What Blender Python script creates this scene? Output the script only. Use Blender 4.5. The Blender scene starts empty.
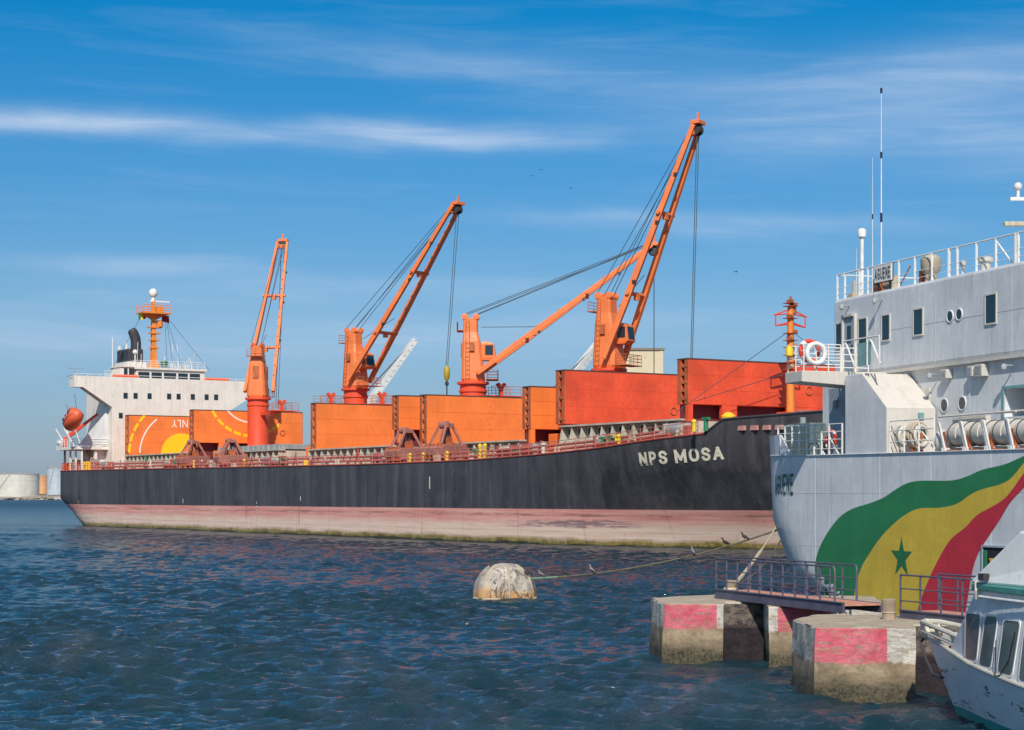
import bpy, bmesh, math, random
import numpy as np
from mathutils import Vector, Matrix
R = math.radians
random.seed(7); rng = np.random.default_rng(5)
SC = bpy.context.scene
COL = SC.collection
PI = math.pi

# ------------------------------------------------------------------ camera, world, sun, exposure
F_PX, CX, HY, EYE = 1850.0, 512.0, 497.0, 4.2      # focal length in pixels, horizon row, eye height in metres
cam = bpy.data.cameras.new('camera'); cam_o = bpy.data.objects.new('camera', cam); COL.objects.link(cam_o)
cam.sensor_width = 36; cam.lens = F_PX/1024*36; cam.shift_y = (HY-365)/1024
cam.clip_start = 0.5; cam.clip_end = 60000
cam_o.location = (0, 0, EYE); cam_o.rotation_euler = (R(90), 0, 0)
SC.camera = cam_o
SC.view_settings.view_transform = 'Standard'; SC.view_settings.look = 'None'
SC.view_settings.exposure = 0.18; SC.view_settings.gamma = 1.0; SC.view_settings.use_curve_mapping = False

SUN_EL, SUN_AZ = R(41), math.atan2(-0.07, -0.998)    # azimuth clockwise from +Y, the sun stands behind the viewer
sd = Vector((math.sin(SUN_AZ)*math.cos(SUN_EL), math.cos(SUN_AZ)*math.cos(SUN_EL), math.sin(SUN_EL)))
sl = bpy.data.lights.new('sun', 'SUN'); sl.energy = 3.9; sl.angle = R(0.5); sl.color = (1.0, 0.93, 0.83)
so = bpy.data.objects.new('sun', sl); COL.objects.link(so)
so.rotation_euler = sd.to_track_quat('Z', 'Y').to_euler(); so.location = (0, -50, 80)

def build_world():
    w = bpy.data.worlds.new('World'); SC.world = w; w.use_nodes = True
    nt = w.node_tree; nt.nodes.clear(); N = nt.nodes; L = nt.links
    def m(op, a, b=None, c=None):
        n = N.new('ShaderNodeMath'); n.operation = op
        for i, v in enumerate((a, b, c)):
            if v is None: continue
            if isinstance(v, (int, float)): n.inputs[i].default_value = v
            else: L.new(v, n.inputs[i])
        return n.outputs[0]
    out = N.new('ShaderNodeOutputWorld'); bg = N.new('ShaderNodeBackground'); bg.inputs[1].default_value = 0.1
    L.new(bg.outputs[0], out.inputs[0])
    sky = N.new('ShaderNodeTexSky'); sky.sky_type = 'NISHITA'; sky.sun_disc = False
    sky.sun_elevation = SUN_EL; sky.sun_rotation = SUN_AZ; sky.air_density = 1.0; sky.dust_density = 0.6; sky.ozone_density = 2.0
    tc = N.new('ShaderNodeTexCoord'); sp = N.new('ShaderNodeSeparateXYZ'); L.new(tc.outputs['Generated'], sp.inputs[0])
    x, y, z = sp.outputs
    el = m('ARCSINE', z); az = m('ARCTAN2', x, y)            # direction: elevation and azimuth in radians
    tint = N.new('ShaderNodeValToRGB'); cr = tint.color_ramp
    for i, (p, c) in enumerate(SKY_TINT):
        e = cr.elements[i] if i < 2 else cr.elements.new(p)
        e.position = p; e.color = (*c, 1)
    L.new(m('MULTIPLY', el, 2.5), tint.inputs[0])
    mul = N.new('ShaderNodeMix'); mul.data_type = 'RGBA'; mul.blend_type = 'MULTIPLY'; mul.inputs[0].default_value = 1
    L.new(sky.outputs[0], mul.inputs[6]); L.new(tint.outputs[0], mul.inputs[7])
    # thin cirrus, streaky noise in direction space
    cmb = N.new('ShaderNodeCombineXYZ'); L.new(m('MULTIPLY', az, 7.0), cmb.inputs[0]); L.new(m('ADD', m('MULTIPLY', el, 75.0), m('MULTIPLY', az, 2.0)), cmb.inputs[1])
    n1 = N.new('ShaderNodeTexNoise'); n1.inputs['Scale'].default_value = 1.1; n1.inputs['Detail'].default_value = 7; n1.inputs['Roughness'].default_value = .62; n1.inputs['Distortion'].default_value = .5
    L.new(cmb.outputs[0], n1.inputs['Vector'])
    cmb2 = N.new('ShaderNodeCombineXYZ'); L.new(m('MULTIPLY', az, 9.0), cmb2.inputs[0]); L.new(m('MULTIPLY', el, 14.0), cmb2.inputs[1])
    n2 = N.new('ShaderNodeTexNoise'); n2.inputs['Scale'].default_value = 1.3; n2.inputs['Detail'].default_value = 3
    L.new(cmb2.outputs[0], n2.inputs['Vector'])
    wob = m('MULTIPLY', m('SUBTRACT', n2.outputs[0], .5), .014)
    elw = m('ADD', el, wob)
    tot = None
    for (px, hw, py, sg, slope, a) in CLOUDS:
        ua = math.atan((px-CX)/F_PX); va = math.atan((HY-py)/F_PX)
        dx = m('DIVIDE', m('SUBTRACT', az, ua), hw/F_PX)
        cy = m('ADD', va, m('MULTIPLY', m('SUBTRACT', az, ua), slope))
        dy = m('DIVIDE', m('SUBTRACT', elw, cy), sg/F_PX)
        # soft-edged: exp(-(dx^4+dy^2))
        e = m('EXPONENT', m('MULTIPLY', m('ADD', m('POWER', m('ABSOLUTE', dx), 3), m('MULTIPLY', dy, dy)), -1))
        e = m('MULTIPLY', e, a)
        tot = e if tot is None else m('ADD', tot, e)
    st = N.new('ShaderNodeMapRange'); st.inputs[1].default_value = .32; st.inputs[2].default_value = .68; L.new(n1.outputs[0], st.inputs[0])
    cov = m('MULTIPLY', tot, m('ADD', m('MULTIPLY', st.outputs[0], .62), .42))
    gen = N.new('ShaderNodeMapRange'); gen.inputs[1].default_value = .5; gen.inputs[2].default_value = .8; gen.inputs[4].default_value = .10; L.new(n1.outputs[0], gen.inputs[0])
    hi = N.new('ShaderNodeMapRange'); hi.inputs[1].default_value = .29; hi.inputs[2].default_value = .5; hi.inputs[4].default_value = .12; L.new(el, hi.inputs[0])
    cov = m('MINIMUM', m('ADD', m('ADD', cov, gen.outputs[0]), hi.outputs[0]), .85)
    mix = N.new('ShaderNodeMix'); mix.data_type = 'RGBA'
    L.new(cov, mix.inputs[0]); L.new(mul.outputs[2], mix.inputs[6]); mix.inputs[7].default_value = (4.9, 6.0, 7.6, 1)
    L.new(mix.outputs[2], bg.inputs[0])
SKY_TINT = [(0.0, (.41, .50, .82)), (.1, (.40, .52, .75)), (.28, (.36, .59, .79)), (.46, (.19, .58, .85)), (.64, (.02, .55, .87)), (.80, (.25, .6, .85)), (1.0, (.6, .75, .85))]
CLOUDS = [  # px centre, half width, row, sigma, slope, strength : bands of cirrus by direction
 (190, 340, 132, 12, 0.0, .52), (470, 130, 140, 12, 0.02, .42), (60, 120, 135, 10, 0, .3),
 (400, 170, 58, 14, -0.10, .3), (830, 240, 100, 24, -0.02, .38), (960, 240, 150, 30, -.06, .46), (1010, 170, 75, 28, 0.05, .38),
 (720, 180, 224, 10, -0.04, .42), (130, 120, 270, 9, .0, .32), (350, 260, 290, 14, 0, .22), (600, 900, 330, 26, 0, .16), (60, 500, 345, 30, 0, .26), (560, 200, 60, 22, 0, .12)]
build_world()

# ------------------------------------------------------------------ frames: photo rows/columns -> local metres on a known plane
class Frame:
    def __init__(s, ox, oy, ax, ay):
        n = math.hypot(ax, ay); s.o = (ox, oy); s.a = (ax/n, ay/n); s.t = (-ay/n, ax/n); s.ang = math.atan2(ay, ax)
    def w(s, k, t): return (s.o[0]+s.a[0]*k+s.t[0]*t, s.o[1]+s.a[1]*k+s.t[1]*t)
    def k(s, px, t):
        u = (px-CX)/F_PX; bx = s.o[0]+s.t[0]*t; by = s.o[1]+s.t[1]*t
        return (u*by-bx)/(s.a[0]-u*s.a[1])
    def tt(s, px, k):
        u = (px-CX)/F_PX; bx = s.o[0]+s.a[0]*k; by = s.o[1]+s.a[1]*k
        return (u*by-bx)/(s.t[0]-u*s.t[1])
    def z(s, k, t, py): return EYE+(HY-py)*s.w(k, t)[1]/F_PX
    def kz(s, px, py, t=0): k = s.k(px, t); return k, s.z(k, t, py)
    def rot(s, x, y):   # world direction -> local
        return (x*s.a[0]+y*s.a[1], x*s.t[0]+y*s.t[1])
def gp(px, py, z):      # point at height z below the eye
    d = (EYE-z)*F_PX/(py-HY); return ((px-CX)/F_PX*d, d, z)
def lerp(tab, x):
    xs = [a for a, _ in tab]; ys = [b for _, b in tab]; return float(np.interp(x, xs, ys))

PIECES = {'cross_brace', 'platform', 'bitt', 'window', 'bridge_window', 'locker_window', 'hinge', 'cleat', 'landing_pad', 'rib', 'davit', 'band', 'aerial', 'pillar', 'deck_pipe', 'house_door', 'roof_locker', 'cradle', 'strap', 'hoop', 'wing', 'side_light', 'head_sheave', 'legs', 'deck_vent', 'fore_casing_box', 'rail_brace', 'lamp_bracket'}
# ------------------------------------------------------------------ mesh builder
class MB:
    def __init__(s): s.v = []; s.f = []
    def add(s, vs, fs):
        o = len(s.v); s.v += [tuple(v) for v in vs]; s.f += [tuple(i+o for i in f) for f in fs]; return s
    def box(s, x0, x1, y0, y1, z0, z1):
        vs = [(x, y, z) for z in (z0, z1) for x, y in ((x0, y0), (x1, y0), (x1, y1), (x0, y1))]
        return s.add(vs, [(3,2,1,0), (4,5,6,7), (0,1,5,4), (1,2,6,5), (2,3,7,6), (3,0,4,7)])
    def loft(s, rings, cap=True, close=True):
        n = len(rings[0]); vs = [p for r in rings for p in r]; fs = []
        for i in range(len(rings)-1):
            for j in range(n if close else n-1):
                a = i*n+j; b = i*n+(j+1) % n; fs.append((a, b, b+n, a+n))
        if cap: fs += [tuple(range(n-1, -1, -1)), tuple(range((len(rings)-1)*n, len(rings)*n))]
        return s.add(vs, fs)
    def tube(s, pts, r, n=8, cap=True):
        pts = [Vector(p) for p in pts]; rs = r if isinstance(r, (list, tuple)) else [r]*len(pts)
        rings = []; up = None
        for i, p in enumerate(pts):
            d = (pts[min(i+1, len(pts)-1)]-pts[max(i-1, 0)])
            if d.length < 1e-9: d = Vector((0, 0, 1))
            d.normalize()
            if up is None: up = Vector((0, 0, 1)) if abs(d.z) < .9 else Vector((1, 0, 0))
            a = d.cross(up); 
            if a.length < 1e-6: a = d.orthogonal()
            a.normalize(); b = a.cross(d).normalized(); up = b
            rings.append([p+(a*math.cos(2*PI*j/n)+b*math.sin(2*PI*j/n))*rs[i] for j in range(n)])
        return s.loft(rings, cap)
    def beam(s, p, q, w, h, w2=None, h2=None):
        p = Vector(p); q = Vector(q); d = (q-p).normalized(); up = Vector((0, 0, 1)) if abs(d.z) < .95 else Vector((1, 0, 0))
        a = d.cross(up).normalized(); b = a.cross(d).normalized(); w2 = w if w2 is None else w2; h2 = h if h2 is None else h2
        rr = []
        for P, ww, hh in ((p, w, h), (q, w2, h2)):
            rr.append([P+a*ww/2*i+b*hh/2*j for i, j in ((-1,-1), (1,-1), (1,1), (-1,1))])
        return s.loft(rr)
    def lathe(s, prof, c=(0,0,0), n=20, ax='z'):
        rings = []
        for r, h in prof:
            ring = []
            for j in range(n):
                a = 2*PI*j/n; x, y = r*math.cos(a), r*math.sin(a)
                p = (x, y, h) if ax == 'z' else ((h, x, y) if ax == 'x' else (y, h, x))
                ring.append((p[0]+c[0], p[1]+c[1], p[2]+c[2]))
            rings.append(ring)
        return s.loft(rings)
    def cyl(s, c, r, h, n=20, ax='z', bev=None):
        b = bev or min(r, h)*.08
        return s.lathe([(r-b, 0), (r, b), (r, h-b), (r-b, h)], c, n, ax)
    def ball(s, c, rx, ry=None, rz=None, n=14, m=9):
        ry = rx if ry is None else ry; rz = rx if rz is None else rz
        rings = []
        for i in range(m+1):
            th = PI*(i+.001)/(m+.002); rings.append([(c[0]+rx*math.sin(th)*math.cos(2*PI*j/n), c[1]+ry*math.sin(th)*math.sin(2*PI*j/n), c[2]-rz*math.cos(th)) for j in range(n)])
        return s.loft(rings)
    def torus(s, c, Rr, r, ax='x', n=24, m=8, k0=0, k1=None):
        rings = []
        for i in range(n):
            A = 2*PI*i/n
            ring = []
            for j in range(m):
                B = 2*PI*j/m; q = Rr+r*math.cos(B); a, b, h = q*math.cos(A), q*math.sin(A), r*math.sin(B)
                p = {'x': (h, a, b), 'y': (a, h, b), 'z': (a, b, h)}[ax]
                ring.append((c[0]+p[0], c[1]+p[1], c[2]+p[2]))
            rings.append(ring)
        o = len(s.v); s.v += [p for r_ in rings for p in r_]
        for i in range(n):
            for j in range(m):
                s.f.append((o+i*m+j, o+i*m+(j+1) % m, o+((i+1) % n)*m+(j+1) % m, o+((i+1) % n)*m+j))
        return s
    def prism(s, poly, h0, h1, ax='z'):     # polygon in a plane, extruded along ax
        def P(a, b, h): return {'z': (a, b, h), 'y': (a, h, b), 'x': (h, a, b)}[ax]
        return s.loft([[P(a, b, h0) for a, b in poly], [P(a, b, h1) for a, b in poly]])
    def rail(s, pts, h=1.0, levels=(1, .66, .33), gap=1.5, r=.025, pr=None, lean=0):
        pts = [Vector(p) for p in pts]; pr = pr or r
        for lv in levels:
            s.tube([p+Vector((0, 0, h*lv)) for p in pts], r if lv < 1 else r*1.15, 6)
        for i in range(len(pts)-1):
            d = (pts[i+1]-pts[i]); n = max(1, round(d.length/gap))
            for j in range(n+(1 if i == len(pts)-2 else 0)):
                p = pts[i]+d*j/n; s.tube([p, p+Vector((0, 0, h))], pr, 6)
        return s
    def build(s, name, m, parent=None, smooth=False, bevel=0, loc=None, rot=None, tri=None):
        if name in PIECES:
            n = len(s.v); p = list(range(n))
            def find(a):
                while p[a] != a: p[a] = p[p[a]]; a = p[a]
                return a
            for f in s.f:
                for q in f[1:]: p[find(q)] = find(f[0])
            g = {}
            for f in s.f: g.setdefault(find(f[0]), []).append(f)
            if len(g) > 1:
                o = None
                for fs in g.values():
                    ids = sorted({i for f in fs for i in f}); mp = {i: j for j, i in enumerate(ids)}; q = MB(); q.v = [s.v[i] for i in ids]; q.f = [tuple(mp[i] for i in f) for f in fs]
                    o = q._build(name, m, parent, smooth, bevel, loc, rot)
                return o
        return s._build(name, m, parent, smooth, bevel, loc, rot)
    def _build(s, name, m, parent=None, smooth=False, bevel=0, loc=None, rot=None):
        me = bpy.data.meshes.new(name); me.from_pydata([tuple(v) for v in s.v], [], s.f); me.validate()
        bm = bmesh.new(); bm.from_mesh(me); bmesh.ops.recalc_face_normals(bm, faces=bm.faces); bm.to_mesh(me); bm.free()
        ms = m if isinstance(m, (list, tuple)) else [m]
        for q in ms: me.materials.append(q)
        o = bpy.data.objects.new(name, me); COL.objects.link(o)
        if parent: o.parent = parent
        if loc: o.location = loc
        if rot: o.rotation_euler = rot
        if smooth:
            for p in me.polygons: p.use_smooth = True
            me.set_sharp_from_angle(angle=R(40))
        if bevel:
            b = o.modifiers.new('bevel', 'BEVEL'); b.width = bevel; b.segments = 2; b.limit_method = 'ANGLE'; b.angle_limit = R(40)
        return o
def empty(name, loc=(0,0,0), rz=0, parent=None, rot=None):
    o = bpy.data.objects.new(name, None); COL.objects.link(o); o.location = loc; o.rotation_euler = rot or (0, 0, rz)
    o.empty_display_size = .3
    if parent: o.parent = parent
    return o
def tag(o, label=None, cat=None, group=None, kind=None):
    if label: o['label'] = label
    if cat: o['category'] = cat
    if group: o['group'] = group
    if kind: o['kind'] = kind
    return o
def copy_tree(o, parent=None):
    c = o.copy(); COL.objects.link(c); c.parent = parent
    for ch in o.children: copy_tree(ch, c)
    return c

# ------------------------------------------------------------------ materials
class NT:
    def __init__(s, name):
        s.m = bpy.data.materials.new(name); s.m.use_nodes = True; s.t = s.m.node_tree; s.N = s.t.nodes; s.L = s.t.links
        s.b = s.N['Principled BSDF']; s.co = s.N.new('ShaderNodeTexCoord').outputs['Object']
    def math(s, op, a, b=None, c=None):
        n = s.N.new('ShaderNodeMath'); n.operation = op
        for i, v in enumerate((a, b, c)):
            if v is None: continue
            if isinstance(v, (int, float)): n.inputs[i].default_value = v
            else: s.L.new(v, n.inputs[i])
        return n.outputs[0]
    def noise(s, sc=(1,1,1), scale=1, det=5, rough=.55, dist=0, off=(0,0,0)):
        mp = s.N.new('ShaderNodeMapping'); mp.inputs['Scale'].default_value = sc; mp.inputs['Location'].default_value = off; s.L.new(s.co, mp.inputs[0])
        n = s.N.new('ShaderNodeTexNoise'); n.inputs['Scale'].default_value = scale; n.inputs['Detail'].default_value = det
        n.inputs['Roughness'].default_value = rough; n.inputs['Distortion'].default_value = dist; s.L.new(mp.outputs[0], n.inputs[0]); return n.outputs[0]
    def rng(s, v, a, b, c=0, d=1):
        n = s.N.new('ShaderNodeMapRange'); s.L.new(v, n.inputs[0])
        for i, q in enumerate((a, b, c, d)): n.inputs[i+1].default_value = q
        return n.outputs[0]
    def mix(s, f, a, b, mode='MIX'):
        n = s.N.new('ShaderNodeMix'); n.data_type = 'RGBA'; n.blend_type = mode
        for i, v in ((0, f), (6, a), (7, b)):
            if isinstance(v, (int, float)): n.inputs[i].default_value = v
            elif isinstance(v, tuple): n.inputs[i].default_value = (*v, 1)
            else: s.L.new(v, n.inputs[i])
        return n.outputs[2]
    def sep(s):
        n = s.N.new('ShaderNodeSeparateXYZ'); s.L.new(s.co, n.inputs[0]); return n.outputs
    def col(s, c):
        if isinstance(c, tuple): s.b.inputs['Base Color'].default_value = (*c, 1)
        else: s.L.new(c, s.b.inputs['Base Color'])
    def rough(s, v):
        if isinstance(v, (int, float)): s.b.inputs['Roughness'].default_value = v
        else: s.L.new(v, s.b.inputs['Roughness'])
    def bump(s, v, d=.02, st=.5):
        n = s.N.new('ShaderNodeBump'); n.inputs['Distance'].default_value = d; n.inputs['Strength'].default_value = st
        s.L.new(v, n.inputs['Height']); s.L.new(n.outputs[0], s.b.inputs['Normal'])
def mul(c, k): return tuple(min(1, x*k) for x in c)
def paint(name, c, rough=.45, var=.22, streak=.35, rust=(.22, .09, .04), scale=1.0, rusty=.25, dents=.015):
    """weathered paint: patchy fading, vertical run-off streaks, rust spots, slightly buckled plate"""
    t = NT(name)
    big = t.noise((1,1,1), .35*scale, 5, .6); fine = t.noise((1,1,1), 3*scale, 6, .65)
    col = t.mix(t.rng(big, .38, .62), mul(c, 1-var), mul(c, 1+var*.5))
    col = t.mix(t.math('MULTIPLY', t.rng(fine, .42, .66), .5), col, mul(c, 1-var*1.3))
    stv = t.noise((2.5, 2.5, .16), 1.3*scale, 6, .7)
    col = t.mix(t.math('MULTIPLY', t.rng(stv, .50, .68), streak), col, tuple((a*.55+b*.45) for a, b in zip(mul(c, .6), rust)))
    sp = t.noise((1, 1, .6), 2.2*scale, 8, .72, off=(7, 3, 1))
    col = t.mix(t.math('MULTIPLY', t.rng(sp, .61, .66), rusty), col, rust)
    t.col(col); t.rough(t.rng(fine, .3, .7, rough-.08, rough+.15))
    t.bump(t.math('ADD', t.noise((1,1,1), .8, 3, .5), t.math('MULTIPLY', fine, .08)), dents, .6)
    return t.m
def simple(name, c, rough=.5, var=.15, scale=3, metal=0, bump=.004):
    t = NT(name); n = t.noise((1,1,1), scale, 5, .6)
    t.col(t.mix(t.rng(n, .3, .7), mul(c, 1-var), mul(c, 1+var))); t.rough(rough); t.b.inputs['Metallic'].default_value = metal
    if bump: t.bump(n, bump, .5)
    return t.m
ORANGE = paint('orange_hatch_paint', (.92, .22, .043), .5, .14, .2, rusty=.35)
REDOR = paint('red_orange_hatch_paint', (.82, .095, .034), .5, .22, .3, rusty=.35)
CRANE = paint('crane_orange_paint', (.88, .22, .06), .45, .14, .22, rusty=.3, scale=1.4)
PEDES = paint('pedestal_red_paint', (.80, .085, .028), .45, .12, .25)
YELOR = paint('mast_orange_paint', (.85, .27, .04), .45, .15, .3)
EDGE = paint('hatch_edge_paint', (.50, .13, .045), .6, .3, .5, rusty=.5, scale=2)
SEAM = simple('seam_orange', (.72, .15, .04), .5)
WHITE = paint('superstructure_white', (.80, .745, .66), .5, .08, .3, rusty=.4)
WHITE2 = simple('fitting_white', (.78, .76, .72), .45, .08)
COAM = paint('coaming_grey', (.54, .52, .42), .6, .25, .5, rusty=.45, scale=1.6)
DECKRED = paint('deck_red_paint', (.50, .10, .075), .6, .25, .3, scale=2)
GREYEQ = paint('equipment_grey', (.32, .36, .37), .6, .2, .4, scale=2)
RUSTY = paint('rusty_grab_steel', (.42, .17, .13), .75, .3, .5, rust=(.2, .09, .06), scale=3, rusty=.6)
BLACKP = paint('funnel_black', (.045, .047, .055), .6, .3, .2)
ROPE = simple('wire_rope', (.06, .065, .075), .6)
YELLOW = simple('yellow_paint', (.85, .55, .03), .5)
GREEN = simple('green_paint', (.03, .20, .09), .5)
GLASS = simple('dark_window_glass', (.02, .035, .045), .08, .3, 1)
BGLASS = simple('blue_window_glass', (.012, .035, .05), .07, .4, 1)
FWHITE = paint('ferry_grey_white', (.68, .70, .71), .5, .12, .5, rust=(.38, .34, .30), scale=1.8, rusty=.12, dents=.03)
FLIT = paint('ferry_white_lit', (.62, .58, .52), .5, .08, .25, rusty=.2)  # ferry white with a warm sunlit tone in its colour
FDARK = paint('ferry_inner_grey', (.34, .40, .45), .5, .1, .25)
FRAIL = simple('rail_white', (.72, .70, .66), .45)
TEAL = simple('teal_panel', (.16, .33, .34), .4)
RAILBLUE = paint('gangway_blue_steel', (.10, .10, .15), .5, .25, .3, rusty=.5, scale=5)
PLANK = simple('gangway_deck_red', (.55, .24, .16), .8, .25, 6)
BEIGE = paint('weathered_beige', (.52, .44, .32), .7, .2, .4, scale=3)
LIFEO = simple('lifeboat_orange', (.80, .13, .05), .45, .12, 2)
RINGR = simple('lifebuoy_red', (.75, .06, .03), .5)
DARK = simple('dark_void', (.015, .016, .02), .8)

# ------------------------------------------------------------------ water
def build_water():
    t = NT('sea_water')
    n1 = t.noise((1, 1.6, 1), 3.2, 7, .66, .5); n2 = t.noise((1, 1.4, 1), 11.0, 4, .6)
    n3 = t.noise((1, 1.3, 1), .22, 4, .55)
    t.col(t.mix(t.rng(n3, .35, .65), (.004, .024, .034), (.006, .036, .049)))
    t.b.inputs['IOR'].default_value = 1.6; t.b.inputs['Specular IOR Level'].default_value = .5
    yy = t.sep()[1]; t.rough(t.rng(yy, 30, 900, .04, .36))
    h = t.math('ADD', t.math('MULTIPLY', n1, .50), t.math('MULTIPLY', n2, .13))
    h = t.math('ADD', h, t.math('MULTIPLY', n3, .3))
    t.bump(h, 1.0, .55)
    ys = [-300, -150, -80, -40, -20, -8, 2, 10, 16, 20, 23, 25]
    y = 26.0
    while y < 330: ys.append(y); y += max(.075, .0025*y)
    while y < 30000: ys.append(y); y *= 1.08
    ys = np.array(ys); NX = 960
    W = np.where(ys > 0, 26+.52*ys, 60+ys*0)
    W = np.maximum(W, 30); W = np.where(ys > 330, 26+.52*ys+(ys-330)*.5, W)
    lin = np.linspace(-1, 1, NX)
    X = (W[:, None]*lin[None, :]); Y = np.repeat(ys[:, None], NX, 1)
    dx = 2*W/NX; dy = np.gradient(ys); Z = np.zeros_like(X); DX = np.zeros_like(X); DY = np.zeros_like(X)
    K = 130
    lam = np.exp(rng.uniform(math.log(.22), math.log(2.6), K))
    th = R(-108)+rng.normal(0, .38, K)          # wind sea running towards the viewer, slightly from the left
    for l, a in zip(lam, th):
        k = 2*PI/l; kx, ky = k*math.cos(a), k*math.sin(a); ph = rng.uniform(0, 2*PI)
        amp = min(.0160*l, .0110)
        fade = np.clip((l/(2.3*np.maximum(np.abs(math.cos(a))*dx, abs(math.sin(a))*dy)))-1, 0, 1)[:, None]
        p = kx*X+ky*Y+ph; s_, c_ = np.sin(p), np.cos(p)
        Z += amp*fade*c_; DX -= amp*fade*s_*math.cos(a)*.6; DY -= amp*fade*s_*math.sin(a)*.6
    grp = .8+.3*np.sin(X*.11+Y*.05+1.5*np.sin(Y*.03))*np.sin(Y*.13-X*.04+1)+.15*np.sin(X*.31+Y*.22)
    grp = grp*np.clip((345-Y)/110, 0, 1); Z *= grp; DX *= grp; DY *= grp
    V = np.stack([X+DX, Y+DY, Z], -1).reshape(-1, 3)
    ny = len(ys); i = np.arange(ny-1)[:, None]*NX+np.arange(NX-1)[None, :]; i = i.ravel()
    Fc = np.stack([i, i+1, i+1+NX, i+NX], -1)
    me = bpy.data.meshes.new('harbour_water'); me.vertices.add(len(V)); me.vertices.foreach_set('co', V.ravel())
    me.loops.add(Fc.size); me.loops.foreach_set('vertex_index', Fc.ravel().astype(np.int32))
    me.polygons.add(len(Fc)); me.polygons.foreach_set('loop_start', np.arange(0, Fc.size, 4, dtype=np.int32)); me.polygons.foreach_set('loop_total', np.full(len(Fc), 4, dtype=np.int32))
    me.polygons.foreach_set('use_smooth', np.ones(len(Fc), dtype=bool)); me.update(); me.materials.append(t.m)
    o = bpy.data.objects.new('harbour_water', me); COL.objects.link(o); tag(o, kind='structure')
build_water()

# ------------------------------------------------------------------ far shore with tanks, far quay
def rough_land(name, x0, x1, y0, y1, zf, mat, nx=80, ny=10):
    m = MB(); vs = []; fs = []
    for j in range(ny+1):
        for i in range(nx+1):
            x = x0+(x1-x0)*i/nx; y = y0+(y1-y0)*j/ny; vs.append((x+random.uniform(-1, 1), y, zf(x, j/ny)+random.uniform(-.3, .3)*(0 < j)))
    for j in range(ny):
        for i in range(nx): a = j*(nx+1)+i; fs.append((a, a+1, a+nx+2, a+nx+1))
    m.add(vs, fs); return tag(m.build(name, mat), kind='structure')
def shore():
    t = NT('sandy_ground'); n = t.noise((1, 1, 3), .02, 8, .7); t.col(t.mix(t.rng(n, .35, .65), (.22, .17, .12), (.46, .38, .29))); t.rough(.9)
    rough_land('shore_land', -1500, -500, 2660, 3400, lambda x, v: -1+min(1, v*9)*7.5+v*6.0, t.m)
    t = NT('breakwater_rock'); n = t.noise((1, 1, 1), .12, 6, .8); t.col(t.mix(t.rng(n, .4, .6), (.12, .11, .10), (.40, .37, .32))); t.rough(.9)
    m = MB()
    for i in range(520):
        x = random.uniform(-1150, -520); r = random.uniform(1.5, 3.6); y = 2640+random.uniform(-14, 16); m.ball((x, y, .2+random.uniform(-1, 2.6)), r*1.6, r*1.6, r*.7, 6, 4)
    tag(m.build('breakwater', t.m), kind='structure')
    m = MB(); m.box(-640, -560, 2585, 2600, 1.2, 3.4)
    for i in range(9): m.box(-639+i*9, -636+i*9, 2586, 2590, -.8, 1.2)
    tag(m.build('jetty', simple('jetty_pale_concrete', (.5, .48, .44), .8)), 'low pale concrete jetty in front of the storage tanks', 'jetty')
    def tank(px0, px1, top, base, Z, mat, label, roofh=2):
        Z *= 3; x0, x1 = (px0-CX)/F_PX*Z, (px1-CX)/F_PX*Z; r = (x1-x0)/2; zb = EYE+(HY-base)*Z/F_PX; zt = EYE+(HY-top)*Z/F_PX
        root = tag(empty('storage_tank', ((x0+x1)/2, Z+r, zb)), label, 'storage tank', 'storage tanks on the far shore')
        h = zt-zb
        MB().lathe([(r, -8), (r, h*.33), (r+.2, h*.335), (r+.2, h*.345), (r, h*.35), (r, h*.66), (r+.2, h*.665), (r+.2, h*.675), (r, h*.68), (r, h)], n=48).build('shell', mat, root, True)
        MB().lathe([(r+.3, h), (r+.3, h+.6), (r*.6, h+.6+roofh*.7), (1.2, h+.6+roofh)], n=48).build('roof', simple('tank_roof', (.42, .36, .3), .7), root, True)
        m = MB(); m.rail([(r*math.cos(a), r*math.sin(a), h+.6) for a in [2*PI*i/24 for i in range(25)]], 1.4, gap=4, r=.08); m.build('rail', GREYEQ, root)
        pts = [((r+.4)*math.cos(-2.2+i*.03), (r+.4)*math.sin(-2.2+i*.03), h*i/20) for i in range(21)]; st = MB(); st.tube(pts, .35, 6); st.build('stair', GREYEQ, root)
    tank(-12, 33, 474.5, 491.5, 905, paint('tank_white', (.62, .61, .55), .6, .12, .4, scale=.15), 'wide pale white storage tank on the far shore at the left edge')
    tank(34, 47, 476, 489, 960, paint('tank_orange', (.66, .34, .16), .6, .15, .3, scale=.15), 'narrow rusty orange storage tank between the white tank and the blue grey tank')
    tank(44.5, 64, 468.5, 489.5, 915, paint('tank_blue_grey', (.42, .50, .56), .5, .08, .3, scale=.12), 'tall blue grey storage tank on the far shore beside the cargo ship stern')
shore()
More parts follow.
